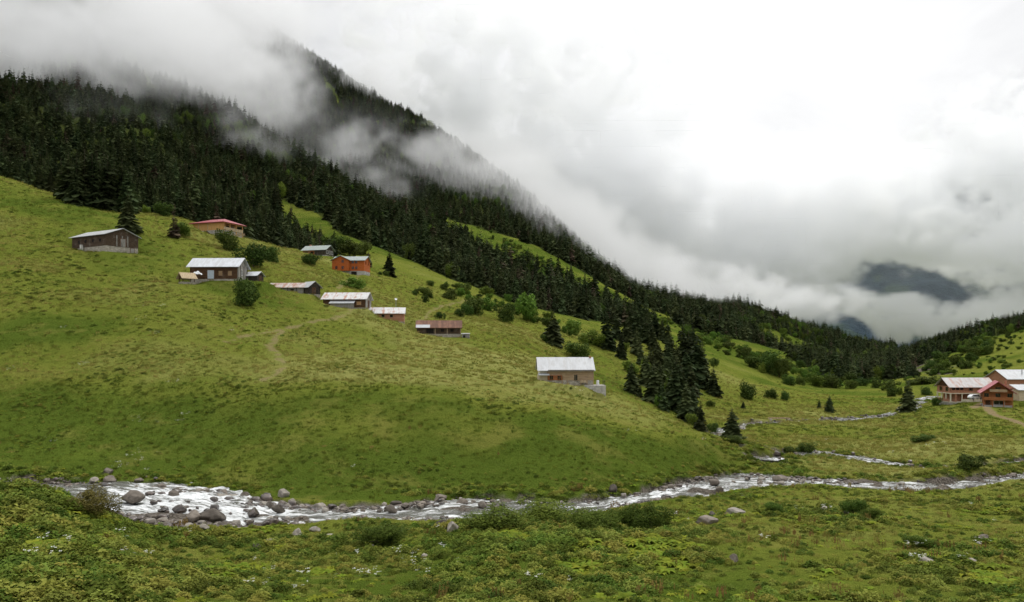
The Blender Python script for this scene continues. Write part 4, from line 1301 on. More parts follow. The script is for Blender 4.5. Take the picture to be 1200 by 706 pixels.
R_RUST = sheet('rusted_roof_sheet', (0.48, 0.44, 0.41), .8, (0.33, 0.135, 0.07), 0, .6, .49)
R_RUSTW = sheet('white_roof_sheet_with_rust', (0.58, 0.575, 0.56), .8, (0.38, 0.15, 0.075), 0, .55, .535)
R_BROWN = sheet('brown_tile_roof', (0.13, 0.065, 0.042), .9, (0.215, 0.105, 0.065), 0, .85, .5)
R_RED = sheet('red_roof_sheet', (0.34, 0.06, 0.07), .0, rough=.45)
R_PINK = sheet('faded_red_roof_sheet', (0.36, 0.075, 0.09), .25, (0.42, 0.13, 0.13), 0, .5, .5)
R_GREEN = sheet('grey_green_roof_sheet', (0.30, 0.34, 0.31), .0, rough=.5)
M_GLASS = plain('dark_window_glass', (0.012, 0.014, 0.016), .12, .3, 2, .6)
M_DARKIN = plain('dark_interior', (0.015, 0.012, 0.010), .9, .3)
M_FRAMEW = plain('white_window_frame', (0.6, 0.59, 0.55), .6, .1)
M_FRAMEB = plain('brown_window_frame', (0.14, 0.07, 0.035), .7, .15)
M_DOORBL = plain('pale_blue_door_paint', (0.42, 0.48, 0.53), .5, .12)
M_WHITE = plain('white_paint', (0.74, 0.75, 0.76), .4, .08)
M_TYRE = plain('black_rubber', (0.02, 0.02, 0.02), .8, .2)
M_CHROME = plain('grey_metal', (0.35, 0.36, 0.37), .35, .15)


class MB:
    def __init__(self): self.v = []; self.f = []

    def add(self, v, f):
        o = len(self.v); self.v += [tuple(q) for q in v]; self.f += [[i + o for i in q] for q in f]; return self

    def box(self, x0, x1, y0, y1, z0, z1):
        v = [(x0, y0, z0), (x1, y0, z0), (x1, y1, z0), (x0, y1, z0), (x0, y0, z1), (x1, y0, z1), (x1, y1, z1), (x0, y1, z1)]
        return self.add(v, [[0, 3, 2, 1], [4, 5, 6, 7], [0, 1, 5, 4], [1, 2, 6, 5], [2, 3, 7, 6], [3, 0, 4, 7]])

    def prism(self, pts, a, c_, axis='x'):
        """outline pts in the plane across the axis, run from a to c_"""
        n = len(pts)
        mk = (lambda t, q: (t, q[0], q[1])) if axis == 'x' else (lambda t, q: (q[0], t, q[1]))
        v = [mk(a, q) for q in pts] + [mk(c_, q) for q in pts]
        f = [list(range(n))[::-1], list(range(n, 2 * n))] + [[i, (i + 1) % n, n + (i + 1) % n, n + i] for i in range(n)]
        return self.add(v, f)

    def tube(self, pts, r, k=8):
        V, F = tube(pts, [r] * len(pts) if np.isscalar(r) else r, k)
        o = len(self.v); n = len(pts)
        self.add(V.tolist(), F.tolist())
        self.f.append([o + i for i in range(k)][::-1]); self.f.append([o + (n - 1) * k + i for i in range(k)])
        return self

    def build(self, name, mat, parent=None, bevel=0.0):
        bm = bmesh.new()
        vs = [bm.verts.new(q) for q in self.v]
        for q in self.f:
            try: bm.faces.new([vs[i] for i in q])
            except ValueError: pass
        bmesh.ops.recalc_face_normals(bm, faces=bm.faces)
        if bevel:
            bmesh.ops.bevel(bm, geom=list(bm.edges), offset=bevel, segments=1, affect='EDGES')
        me = bpy.data.meshes.new(name); bm.to_mesh(me); bm.free(); me.materials.append(mat)
        return link(name, me, None, parent)


def root(name, key, label, cat, group=None):
    px_, py_, Y_, rz = SITE[key]
    e = empty(name, ((px_ - 600) / FPX * Y_, Y_, (HOR - py_) / FPX * Y_), rz)
    tag(e, label, cat, group)
    return e


def gable_roof(e, x0, x1, y0, y1, ze, rise, mat, ov=0.5, ovx=0.45, th=0.12, part='roof'):
    """two slopes, ridge along x"""
    ym = (y0 + y1) / 2; s = rise / (ym - y0); zz = ze - s * ov
    pts = [(y0 - ov, zz), (ym, ze + rise), (y1 + ov, zz), (y1 + ov, zz + th), (ym, ze + rise + th * 1.1), (y0 - ov, zz + th)]
    return MB().prism(pts, x0 - ovx, x1 + ovx).build(part, mat, e)


def window(e, x, z, w, h, y=0.0, face='f', frame=None, glass=None, shutters=None, bars=True, name='window'):
    """a framed window on the front (face f, plane y) or on the end wall (face r: plane x=y given)"""
    frame = frame or M_FRAMEW
    m = MB(); g = MB(); t = .09
    def bx(M_, a0, a1, d0, d1, z0, z1):
        if face == 'f': M_.box(a0, a1, y - d1, y - d0, z0, z1)
        elif face == 'r': M_.box(y + d0, y + d1, a0, a1, z0, z1)
        else: M_.box(y - d1, y - d0, a0, a1, z0, z1)
    a0, a1 = x - w / 2, x + w / 2
    bx(m, a0 - t, a0, -.02, .07, z - t, z + h + t); bx(m, a1, a1 + t, -.02, .07, z - t, z + h + t)
    bx(m, a0 + .001, a1 - .001, -.02, .068, z + h, z + h + t); bx(m, a0 + .001, a1 - .001, -.02, .10, z - t, z)
    if bars: bx(m, x - .025, x + .025, .012, .05, z + .001, z + h - .001)
    o = m.build(name, frame, e)
    bx(g, a0 + .002, a1 - .002, -.02, .01, z + .002, z + h - .002)
    g.build('pane', glass or M_GLASS, o)
    if shutters:
        for sx in (-1, 1):
            q = MB(); c_ = x + sx * (w * .5 + t + w * .26)
            bx(q, c_ - w * .25, c_ + w * .25, .0, .05, z - .05, z + h + .05); q.build('shutter', shutters, o)
    return o


def door(e, x, z, w, h, mat, y=0.0, face='f'):
    m = MB()
    def bx(M_, a0, a1, d0, d1, z0, z1):
        if face == 'f': M_.box(a0, a1, y - d1, y - d0, z0, z1)
        else: M_.box(y + d0, y + d1, a0, a1, z0, z1)
    bx(m, x - w / 2, x + w / 2, -.02, .06, z, z + h)
    o = m.build('door', mat, e)
    q = MB(); bx(q, x + w * .33, x + w * .4, .061, .10, z + h * .45, z + h * .5); q.build('handle', M_CHROME, o)
    f = MB(); bx(f, x - w / 2 - .1, x - w / 2 - .002, -.02, .08, z, z + h + .1); bx(f, x + w / 2 + .002, x + w / 2 + .1, -.02, .08, z, z + h + .1); bx(f, x - w / 2, x + w / 2, -.02, .079, z + h + .002, z + h + .1)
    f.build('frame', M_FRAMEB, o)
    return o


def walls_gable(e, x0, x1, y0, y1, z0, ze, rise, mat, name='wall'):
    """four walls with gable tops as one closed body"""
    ym = (y0 + y1) / 2
    return MB().prism([(y0, z0), (y1, z0), (y1, ze), (ym, ze + rise), (y0, ze)], x0, x1).build(name, mat, e)


# ---- old dark barn
e = root('barn', 'barn_old', 'old dark weathered barn with grey sheet roof on a pale stone base', 'barn')
L, W = 14.6, 8.8
MB().box(-L, 0, 0, W, -3.0, 1.25).build('stone_base', S_STONE, e)
walls_gable(e, -L - .05, .06, -.06, W + .06, 1.25, 4.2, 1.7, W_OLD)
gable_roof(e, -L, 0, 0, W, 4.2, 1.7, R_GREY, .7, .6)
for y_ in (W * .33, W * .5, W * .67): MB().box(.062, .12, y_ - .12, y_ + .12, 1.3, 4.1).build('timber_post', W_GREYV, e)
MB().box(.062, .13, .06, W - .06, 4.1, 4.3).build('tie_beam', W_OLD, e)
for x_ in (-11.5, -8.6, -5.4, -2.3): window(e, x_, 2.3, .9, .8, -.06, 'f', W_OLD, M_DARKIN, None, False)
door(e, W * .52, 1.3, 1.3, 2.0, W_GREYV, .06, 'r'); door(e, W * .82, -.55, 1.1, 1.7, W_GREYV, 0, 'r')
MB().box(-9.8, -9.3, -.9, -.3, .6, 1.9).build('prop', M_FRAMEW, e)

# ---- white roofed barn
e = root('barn', 'barn_white', 'dark timber barn with bright white sheet roof and pale blue door', 'barn')
L, W = 11.4, 6.4
MB().box(-L, 0, 0, W, -2.5, 0).build('stone_base', S_STONE, e)
MB().box(-L, -.0, -.05, W, 0, 3.15).build('wall', W_DARK, e)
MB().prism([(.0, 0), (W, 0), (W, 3.15), (W / 2, 5.1), (0, 3.15)], .002, .09).build('gable_wall', W_GREYV, e)
MB().prism([(.0, 3.15), (W, 3.15), (W / 2, 5.1)], -L - .06, -L + .1).build('gable_wall', W_DARK, e)
gable_roof(e, -L, 0, 0, W, 3.2, 2.0, R_WHITE, .7, .7, .1)
door(e, -6.35, .05, 1.55, 2.0, M_DOORBL, -.05)
for x_ in (-4.0, -1.75):
    window(e, x_, .75, .95, 1.15, -.05, 'f', W_DARK, W_SHUT, None, False)
for x_ in (-5.2, -2.9): MB().box(x_ - .1, x_ + .1, -.13, -.052, 0, 3.1).build('corner_post', W_DARK, e)
window(e, W * .42, 1.0, .9, 1.3, .09, 'r', M_FRAMEW)
for y_ in (.2, W * .3, W * .62, W - .2): MB().box(.092, .16, y_ - .1, y_ + .1, 0, 3.3).build('timber_post', W_DKV, e)

# ---- pale tarpaulin sheet beside it
e0 = root('tarpaulin', 'tarp', 'crumpled white tarpaulin lying against the front of the white roofed barn', 'tarpaulin')
bm = bmesh.new(); bmesh.ops.create_grid(bm, x_segments=14, y_segments=10, size=1.0)
for v_ in bm.verts:
    x_, y_ = v_.co.x, v_.co.y
    v_.co = (x_ * 1.15, y_ * .7, .75 * (1 - x_ * x_) * (1 - y_ * y_ * .8) + .12 * math.sin(7 * x_ + 3 * y_) + .08 * math.sin(9 * y_))
me = bpy.data.meshes.new('sheet'); bm.to_mesh(me); bm.free(); me.materials.append(M_WHITE); link('sheet', me, None, e0)

# ---- small shed with white roof
e = root('shed', 'shed_white', 'small dark shed with white roof right of the white roofed barn', 'shed')
walls_gable(e, -3.0, 0, 0, 3.0, -1.5, 1.35, .9, W_DKV); gable_roof(e, -3.0, 0, 0, 3.0, 1.35, .9, R_WHITE, .4, .35, .08)
door(e, 1.5, -.2, .9, 1.4, W_DARK, 0, 'r')

# ---- open shelter
e = root('shelter', 'shelter', 'little open shelter with tan pitched roof on posts over a stone base', 'shelter')
MB().box(-1.5, 1.5, -1.3, 1.3, -1.6, .3).build('stone_base', S_STONE, e)
for x_ in (-1.3, 1.3):
    for y_ in (-1.1, 1.1): MB().box(x_ - .08, x_ + .08, y_ - .08, y_ + .08, .3, 1.4).build('post', W_DARK, e)
gable_roof(e, -1.5, 1.5, -1.3, 1.3, 1.4, 1.05, W_PLANK, .5, .35, .1)
MB().prism([(-1.25, 1.4), (1.25, 1.4), (0, 2.35)], -1.45, -1.38).build('gable_board', W_DARK, e)

# ---- red roofed new house
e = root('house', 'house_red', 'new pine timber house with red hipped roof on the hill crest', 'house')
L, W = 12.2, 9.6
MB().box(-L, 0, 0, W, -3.5, 1.75).build('stone_base', S_BLOCK, e)
MB().box(-L, -.0, -.05, W * .12, 1.75, 4.3).build('wall', W_NEW, e)
MB().box(-L, -2.4, W * .12, W, 1.751, 4.3).build('wall', W_NEW, e)
MB().box(-2.4, .25, W * .12, W, 1.75, 1.95).build('balcony_floor', W_PLANK, e)
MB().box(.12, .25, .06, W, 1.95, 2.75).build('balcony_rail', W_PLANK, e)
for y_ in (.15, W * .33, W * .66, W - .1): MB().box(.0, .22, y_ - .11, y_ + .11, -1.0, 4.3).build('post', W_NEW, e)
MB().box(-.0, .24, .05, W, 3.95, 4.29).build('beam', W_NEW, e)
for y_ in (W * .3, W * .52, W * .78): window(e, y_, 2.3, 1.4, 1.4, -2.4, 'r', W_NEW)
for x_ in (-10, -6.2): MB().box(x_ - .1, x_ + .1, -.12, -.052, 1.8, 4.25).build('batten', W_PLANK, e)
o_ = 1.0; a_ = 3.4; zr, zt = 4.3, 6.1
v = [(-L - o_, -o_, zr), (o_, -o_, zr), (o_, W + o_, zr), (-L - o_, W + o_, zr), (-L + a_, W / 2, zt), (-a_, W / 2, zt)]
v2 = [(q[0], q[1], q[2] - .14) for q in v[:4]]
MB().add(v + v2, [[0, 1, 5, 4], [1, 2, 5], [2, 3, 4, 5], [3, 0, 4], [6, 7, 1, 0], [7, 8, 2, 1], [8, 9, 3, 2], [9, 6, 0, 3], [9, 8, 7, 6]]).build('roof', R_RED, e)
MB().add([(-6.5, -.1, -1.2), (-2.5, -.1, -1.2), (-6.5, -.1, 1.6), (-6.5, -1.3, -1.2), (-2.5, -1.3, -1.2), (-6.5, -1.3, 1.6)], [[0, 1, 2], [5, 4, 3], [0, 3, 4, 1], [1, 4, 5, 2], [2, 5, 3, 0]]).build('stair', W_DARK, e)

# ---- grey roofed timber house
e = root('house', 'house_grey', 'timber house with grey green roof and pale framed windows, before the forest edge', 'house')
L, W = 9.6, 6.2
MB().box(-L, 0, 0, W, -2.5, .35).build('stone_base', S_CONC, e)
MB().box(-L - .03, -4.6, -.05, W, .35, 2.45).build('wall', W_ORANGE if False else wood('brown_log_wall', (0.28, .13, .06), (0.38, .2, .1), .22), e)
walls_gable(e, -4.6, .05, -.06, W + .02, .35, 2.45, 1.75, W_DKV)
MB().prism([(0, 2.45), (W, 2.45), (W / 2, 4.15)], -L - .02, -L + .06).build('gable_wall', W_DKV, e)
gable_roof(e, -L, 0, 0, W, 2.5, 1.75, R_GREEN, .6, .7, .1)
for y_ in (1.2, 3.1, 5.0): window(e, y_, .95, 1.0, 1.15, .05, 'r', M_FRAMEW)
window(e, -5.6, .9, 1.3, .9, -.05, 'f', W_ORANGE); window(e, -8, .9, 1.0, .9, -.05, 'f', W_TAN)
MB().box(-L + .8, -L + 1.3, W * .55, W * .7, 3.4, 4.9).build('chimney', S_BRICK, e)

# ---- orange timber house
e = root('house', 'house_orange', 'bright orange timber house with grey green roof and cross gable', 'house')
L, W = 10.6, 7.2
MB().box(-L, 0, 0, W, -3, 1.4).build('foundation', S_CONC, e)
MB().box(-4.4, -2.5, -.03, .3, .1, 1.2).build('opening', M_DARKIN, e)
walls_gable(e, -L, .06, -.05, W + .05, 1.4, 5.0, 1.5, W_ORANGE)
# cross gable body at the left end, turned to the front
xa, xb = -L - .05, -4.8
MB().prism([(xa, 1.42), (xb, 1.42), (xb, 5.0), ((xa + xb) / 2, 6.35), (xa, 5.0)], -1.1, W * .5, 'y').build('front_wing', W_ORANGE, e)
gable_roof(e, -L, 0, 0, W, 5.05, 1.5, R_GREEN, .6, .6, .12)
xm = (xa + xb) / 2; s_ = 1.35 / (xm - xa); ov = .55
MB().prism([(xa - ov, 5.03 - s_ * ov), (xm, 6.42), (xb + ov, 5.03 - s_ * ov), (xb + ov, 5.15 - s_ * ov), (xm, 6.56), (xa - ov, 5.15 - s_ * ov)], -1.7, W * .5 + .1, 'y').build('roof', R_GREEN, e)
for x_, z_ in ((-7.0, 4.1), (-7.0, 2.0), (-9.2, 2.0)): window(e, x_, z_, .8, 1.0, -1.1, 'f', W_ORANGE)
for x_ in (-3.8, -2.6):
    for z_ in (2.0, 3.9): window(e, x_, z_, .75, .9, -.05, 'f', W_ORANGE)
for y_ in (2.0, 5.0): window(e, y_, 3.7, .8, 1.0, .06, 'r', W_ORANGE)
for y_ in (1.2, 3.6, 5.8): MB().box(.002, .08, y_ - .5, y_ + .5, .1, 1.1).build('vent_panel', M_CHROME, e)

# ---- rusty roofed long shed and its dark neighbour
e = root('shed', 'shed_rusty', 'long low grey shed under a rust streaked sheet roof', 'shed')
walls_gable(e, -9.4, 0, 0, 4.0, -1.5, 1.7, 1.1, W_GREYV); gable_roof(e, -9.4, 0, 0, 4.0, 1.7, 1.1, R_RUST, .45, .3, .08)
for x_ in (-6.5, -4.2, -1.8): MB().box(x_ - .08, x_ + .08, -.1, -.004, -.6, 1.6).build('post', W_DKV, e)
window(e, -3.0, .4, .8, .7, -.002, 'f', W_DKV, M_DARKIN, None, False)
e = root('shed', 'shed_dark', 'small black boarded shed with pale roof beside the long rusty shed', 'shed')
walls_gable(e, -3.4, 0, 0, 3.6, -1.2, 2.0, 1.35, W_DKV); gable_roof(e, -3.4, 0, 0, 3.6, 2.0, 1.35, R_GREY, .45, .5, .08)
MB().box(-3.42, .02, -.02, 3.62, -1.3, .1).build('stone_base', S_STONE, e)
door(e, 1.6, .1, .9, 1.6, W_DARK, 0, 'r')

# ---- lean-to house
e = root('house', 'house_leanto', 'dark timber house with rust edged white roof and a lower lean-to roof', 'house')
L, W = 10.8, 5.6
MB().box(-L, 0, 0, W, -2.5, .2).build('stone_base', S_STONE, e)
walls_gable(e, -L, .04, -.04, W, .2, 2.5, 1.5, W_DARK)
MB().prism([(0.05, .2), (W - .05, .2), (W - .05, 2.5), (W / 2, 3.9), (.05, 2.5)], .042, .09).build('gable_wall', W_GREYV, e)
gable_roof(e, -L, 0, 0, W, 2.5, 1.55, R_RUSTW, .55, .55, .1)
MB().prism([(-1.5, 1.15), (-.042, 1.85), (-.042, 1.95), (-1.5, 1.25)], -8.9, -2.5).build('lean_to_roof', R_WHITE2, e)
MB().box(-8.6, -2.8, -1.2, -.05, -1.5, 1.12).build('lean_to_wall', W_GREYV, e)
window(e, -1.6, .9, 1.0, .75, -.04, 'f', W_TAN, wood('orange_shutter', (0.38, 0.2, 0.09), (0.5, 0.3, 0.15), .2), None, False)
door(e, 2.8, .2, 1.1, 1.8, W_DARK, .09, 'r')

# ---- brick house with patched roof
e = root('house', 'house_brick', 'low red brick house with rust patched white roof', 'house')
L, W = 10.2, 5.0
MB().box(-L, 0.02, -.02, W, -2.5, .3).build('concrete_base', S_CONC, e)
walls_gable(e, -L + 3.4, 0, 0, W, .3, 2.55, 1.3, S_BRICK)
MB().box(-L, -L + 3.4, 0.02, W, .3, 2.5).build('wall', S_PLASTER, e)
gable_roof(e, -L, 0, 0, W, 2.55, 1.35, R_RUSTW, .5, .35, .1)
for x_ in (-5.3, -3.2): window(e, x_, 1.4, .75, .65, 0, 'f', W_TAN, M_DARKIN, None, False)

e = root('satellite_dish', 'dish', 'white satellite dish on a thin pole behind the low brick house', 'satellite dish')
MB().tube([(0, 0, -.6), (0, 0, 2.6)], .05).build('pole', M_CHROME, e)
bm = bmesh.new(); bmesh.ops.create_uvsphere(bm, u_segments=16, v_segments=8, radius=.5)
bmesh.ops.delete(bm, geom=[v_ for v_ in bm.verts if v_.co.z > -.22], context='VERTS')
for v_ in bm.verts: v_.co.z = (v_.co.z + .5) * .6
bmesh.ops.solidify(bm, geom=list(bm.faces), thickness=.03)
me = bpy.data.meshes.new('dish'); bm.to_mesh(me); bm.free(); me.materials.append(M_WHITE)
dsh = link('dish', me, None, e); dsh.location = (0, -.15, 2.5); dsh.rotation_euler = (math.radians(55), 0, math.radians(20))

# ---- tiled barn
e = root('barn', 'house_tiled', 'long barn with brown tiled roof and one pale metal sheet, lowest of the terrace row', 'barn')
L, W = 11.0, 5.2
MB().box(-L, 0, 0, W, -2.5, .75).build('stone_base', S_STONE, e)
walls_gable(e, -L, .03, -.03, W, .75, 2.5, 1.5, W_OLD)
gable_roof(e, -L, 0, 0, W, 2.5, 1.55, R_BROWN, .6, .35, .14)
s_ = 1.55 / (W / 2)
MB().prism([(-.66, 2.5 - s_ * .66 + .17), (.62, 2.5 + s_ * .62 + .17), (.62, 2.5 + s_ * .62 + .20), (-.66, 2.5 - s_ * .66 + .20)], -L - .2, -7.7).build('roof_patch', R_WHITE2, e)
for x_ in (-4.6, -2.2): window(e, x_, 1.25, .8, .7, -.03, 'f', W_OLD, M_DARKIN, None, False)
for x_ in (-6.4, -3.4, -.1): MB().box(x_ - .09, x_ + .09, -.11, -.032, .76, 2.4).build('post', W_TAN, e)
MB().box(-8.6, -6.8, -.1, -.032, .9, 2.2).build('opening', M_DARKIN, e)
e = root('hut', 'hut', 'tiny grey hut with dark doorway at the lower end of the tiled barn', 'hut')
MB().prism([(0, -1.4), (1.5, -1.4), (1.5, 1.15), (0, 1.0)], 0, 1.9).build('wall', W_GREYV, e)
MB().prism([(-.2, 1.01), (1.7, 1.2), (1.7, 1.28), (-.2, 1.09)], -.15, 2.05).build('roof', R_GREY, e)
MB().box(.35, .95, -.05, -.002, -.7, .7).build('door', M_DARKIN, e)

# ---- stone house with terrace
e = root('house', 'house_stone', 'timber and stone house with pale grey roof and raised concrete terrace', 'house')
L, W = 10.3, 6.0
MB().box(-8.7, 0, 0, W, -1.8, 1.0).build('stone_base', S_STONE, e)
MB().box(-8.7, -6.0, -.03, W, 1.0, 2.2).build('wall', S_BRICK if False else masonry('mixed_red_stone', [(0.34, 0.2, 0.13), (0.42, 0.3, 0.2)], (0.3, .24, .18), 'stone', 1.4), e)
MB().box(-6.0, 0, -.04, W, 1.0, 3.1).build('wall', W_TAN, e)
MB().box(-8.7, -6.0, -.05, W, 2.2, 3.1).build('wall', W_TAN, e)
MB().box(-L + .05, -8.7, 0, W, -1.5, 1.9).build('side_wall', S_BEIGE, e)
MB().prism([(-1.0, 1.95), (0.4, 2.3), (0.4, 2.38), (-1.0, 2.03)], -L - .1, -8.35).build('side_roof', R_WHITE2, e)
MB().box(-L + .2, -8.72, .3, W, 1.9, 3.1).build('side_wall', S_PLASTER, e)
MB().prism([(0, 3.1), (W, 3.1), (W / 2, 5.0)], -L + .2, -L + .3).build('gable_wall', W_TAN, e)
MB().prism([(0, 3.1), (W, 3.1), (W / 2, 5.0)], -.1, .0).build('gable_wall', W_TAN, e)
gable_roof(e, -L, 0, 0, W, 3.12, 2.05, R_WHITE2, .55, .3, .1)
MB().box(-.45, -.1, W * .45, W * .55, 4.6, 5.5).build('chimney', S_BRICK, e)
for x_ in (-7.95, -6.5): window(e, x_, 1.1, .62, .75, -.05, 'f', W_RED, None, W_RED)
window(e, -3.35, 1.0, .6, 1.05, -.04, 'f', W_TAN, None, W_TAN)
for x_ in (-5.9, -4.9, -2.35, -1.2, -.05): MB().box(x_ - .07, x_ + .07, -.1, -.042, .2, 3.05).build('post', W_TAN, e)
MB().box(-8.6, 0.1, -.62, -.045, 2.86, 2.96).build('eaves_board', W_DARK, e)
MB().box(-1.9, 2.1, -1.6, 2.0, -3.0, 0.08).build('terrace', S_CONC, e)
for y_ in (-.9, .2, 1.5): MB().tube([(2.0, y_, .08), (2.0, y_, .95)], .04).build('rail_post', W_DKV, e)
MB().box(1.96, 2.04, -1.5, 1.9, .85, .93).build('rail', W_DKV, e)
e = root('water_tank', 'tank', 'small white water tank standing on the concrete terrace', 'water tank')
MB().tube([(0, 0, 0), (0, 0, .7), (0, 0, .78), (0, 0, .8)], [.28, .28, .2, .08], 14).build('tank', M_WHITE, e)
MB().tube([(0, 0, .8), (0, 0, .86)], .09, 10).build('lid', M_CHROME, e)
e = root('bench', 'bench', 'pale wooden bench on the terrace edge before the stone house wall', 'bench')
MB().box(-.7, .7, -.2, .2, .4, .46).build('seat', W_PLANK, e); MB().box(-.7, .7, .2, .25, .5, .85).build('backrest', W_PLANK, e)
for x_ in (-.6, .6):
    for y_ in (-.15, .2): MB().box(x_ - .03, x_ + .03, y_ - .03, y_ + .03, 0, .4 if y_ < 0 else .85).build('leg', W_TAN, e)

# ---- brick guesthouse
e = root('guesthouse', 'hotel', 'large brick guesthouse with rust streaked pale roof and open columned floors', 'guesthouse')
L, W = 13.6, 7.2
MB().box(0, L, 0, W, -5.5, -.9).build('stone_base', S_CONC, e)
MB().box(1.9, L, 1.6, W, -.9, 1.75).build('ground_floor_wall', S_BRICK, e)
MB().box(1.5, W * .28, .0, 1.5, -.9, 1.7).build('ground_floor_wall', S_BRICK, e)
MB().box(-.2, L, -.2, W, 1.75, 2.0).build('floor_slab', S_PLASTER, e)
MB().box(-.15, L, -.15, W, -.9, -.7).build('floor_slab', S_PLASTER, e)
walls_gable(e, .0, L, 0, W, 2.0, 4.0, 2.3, S_BRICK, 'upper_wall')
MB().prism([(0, 4.02), (W, 4.02), (W / 2, 6.25)], -.06, -.004).build('gable_board', W_DARK, e)
gable_roof(e, 0, L, 0, W, 4.05, 2.35, sheet('pale_rust_streaked_roof', (0.48, 0.465, 0.45), .6, (0.40, 0.19, 0.12), 0, .55, .52), .6, .7, .12)
for x_ in (.1, 3.6, 6.9, 9.6): MB().box(x_ - .15, x_ + .15, -.1, .2, -.7, 1.75).build('column', S_PLASTER, e)
for y_ in (W * .33, W * .66, W - .2): MB().box(-.1, .2, y_ - .15, y_ + .15, -.7, 1.75).build('column', S_PLASTER, e)
MB().box(7.4, 9.3, -.05, .1, -.69, 1.74).build('plaster_wall', S_PLASTER, e)
MB().box(-.12, 0, .2, W - .35, -.69, .15).build('parapet', S_BRICK, e)
MB().box(3.8, 6.7, -.1, .03, -.69, .1).build('parapet', S_PLASTER, e)
for y_ in (1.8, 5.0): window(e, y_, 2.6, 1.2, 1.1, 0, 'l', M_FRAMEB)
o = MB().box(.5, 4.0, -.02, .02, 2.9, 3.95).build('balcony_opening', M_DARKIN, e)
for x_ in (1.6, 2.9): MB().box(x_ - .1, x_ + .1, -.06, -.021, 2.9, 3.95).build('column', S_BRICK, e)
for x_ in (6.4, 9.9): window(e, x_, 2.7, 1.1, 1.0, 0, 'f', W_TAN)
for y_ in (2.2, 4.2): window(e, y_, -3.2, 1.0, 1.3, 0, 'l', M_FRAMEB)
door(e, 4.6, -.7, 1.0, 1.9, W_RED, 1.6)

# ---- red chalet
e = root('chalet', 'chalet', 'red brown timber chalet with steep faded red roof and front balcony', 'chalet')
hw, D = 3.75, 8.0
MB().box(-hw, hw, .2, D, -1.5, .3).build('stone_base', S_CONC, e)
MB().box(-hw + .5, hw - .2, .9, D, .3, 1.75).build('ground_floor_wall', W_RED, e)
MB().box(-hw, hw, -.5, D, 1.75, 1.95).build('floor_beam', W_RED, e)
MB().prism([(-hw, 1.95), (hw, 1.95), (hw, 4.2), (0, 7.0), (-hw, 4.2)], 0, D, 'y').build('upper_wall', W_RED, e)
s_ = 2.8 / hw; ov = .85
MB().prism([(-hw - ov, 4.25 - s_ * ov), (0, 7.05), (hw + ov, 4.25 - s_ * ov), (hw + ov, 4.42 - s_ * ov), (0, 7.24), (-hw - ov, 4.42 - s_ * ov)], -1.5, D + .6, 'y').build('roof', R_PINK, e)
MB().box(-2.2, 2.2, -1.1, 0, 4.1, 4.22).build('balcony_floor', W_RED, e)
MB().box(-2.2, 2.2, -1.12, -1.04, 4.22, 5.0).build('balcony_rail', W_TAN, e)
MB().box(-hw + .1, hw - .1, -.52, -.44, 1.96, 2.7).build('balcony_rail', W_RED, e)
for x_ in (-hw + .15, -1.4, 1.4, hw - .15): MB().box(x_ - .1, x_ + .1, -.45, -.28, -.8, 4.3).build('post', W_RED, e)
for x_ in (-2.9, 0.0, 2.9): window(e, x_, 2.6, 1.1, 1.1, 0, 'f', M_FRAMEB)
window(e, 0, 4.5, 1.2, 1.0, 0, 'f', M_FRAMEB)
window(e, .4, .45, 2.6, 1.1, .9, 'f', M_FRAMEW); door(e, -2.4, .3, 1.0, 1.4, W_DARK, .9)
MB().box(2.2, 2.7, 5.0, 5.5, 5.3, 7.3).build('chimney', S_BRICK, e)

# ---- hall behind
e = root('hall', 'hall', 'brick hall with wide white sheet roof rising behind the red chalet', 'hall')
L, W = 17.0, 11.0
walls_gable(e, 0, L, 0, W, -3, 4.2, 2.6, S_BRICK); gable_roof(e, 0, L, 0, W, 4.2, 2.65, R_WHITE2, .6, .6, .14)
for x_ in (5.0, 8.5, 12): window(e, x_, 1.2, 1.3, 1.2, 0, 'f', M_FRAMEW)
MB().tube([(6.6, 2.4, 5.3), (6.6, 2.4, 7.2)], .16).build('chimney', M_CHROME, e)
e = root('house', 'annex', 'beige plastered house with pale grey sloping roof cut by the picture edge', 'house')
MB().box(0, 8, 0, 3.6, -3, 3.2).build('wall', S_BEIGE, e)
MB().prism([(-.5, 3.15), (3.9, 4.6), (3.9, 4.74), (-.5, 3.29)], -.6, 8.5).build('roof', R_WHITE2, e)
window(e, 4.6, 1.2, 1.2, 1.1, 0, 'f', M_FRAMEW); door(e, 6.6, 0, 1.0, 2.0, W_DARK, 0)
e = root('shed', 'brick_shed', 'small brown roofed brick shed squeezed between chalet and beige house', 'shed')
walls_gable(e, 0, 3.4, 0, 3.2, -3, 3.9, 1.0, S_BRICK); gable_roof(e, 0, 3.4, 0, 3.2, 3.9, 1.0, wood('brown_roof_boards', (.12, .05, .03), (.2, .09, .05), .2), .4, .4, .1)
window(e, 1.7, 2.4, .8, .9, 0, 'f', M_FRAMEB)

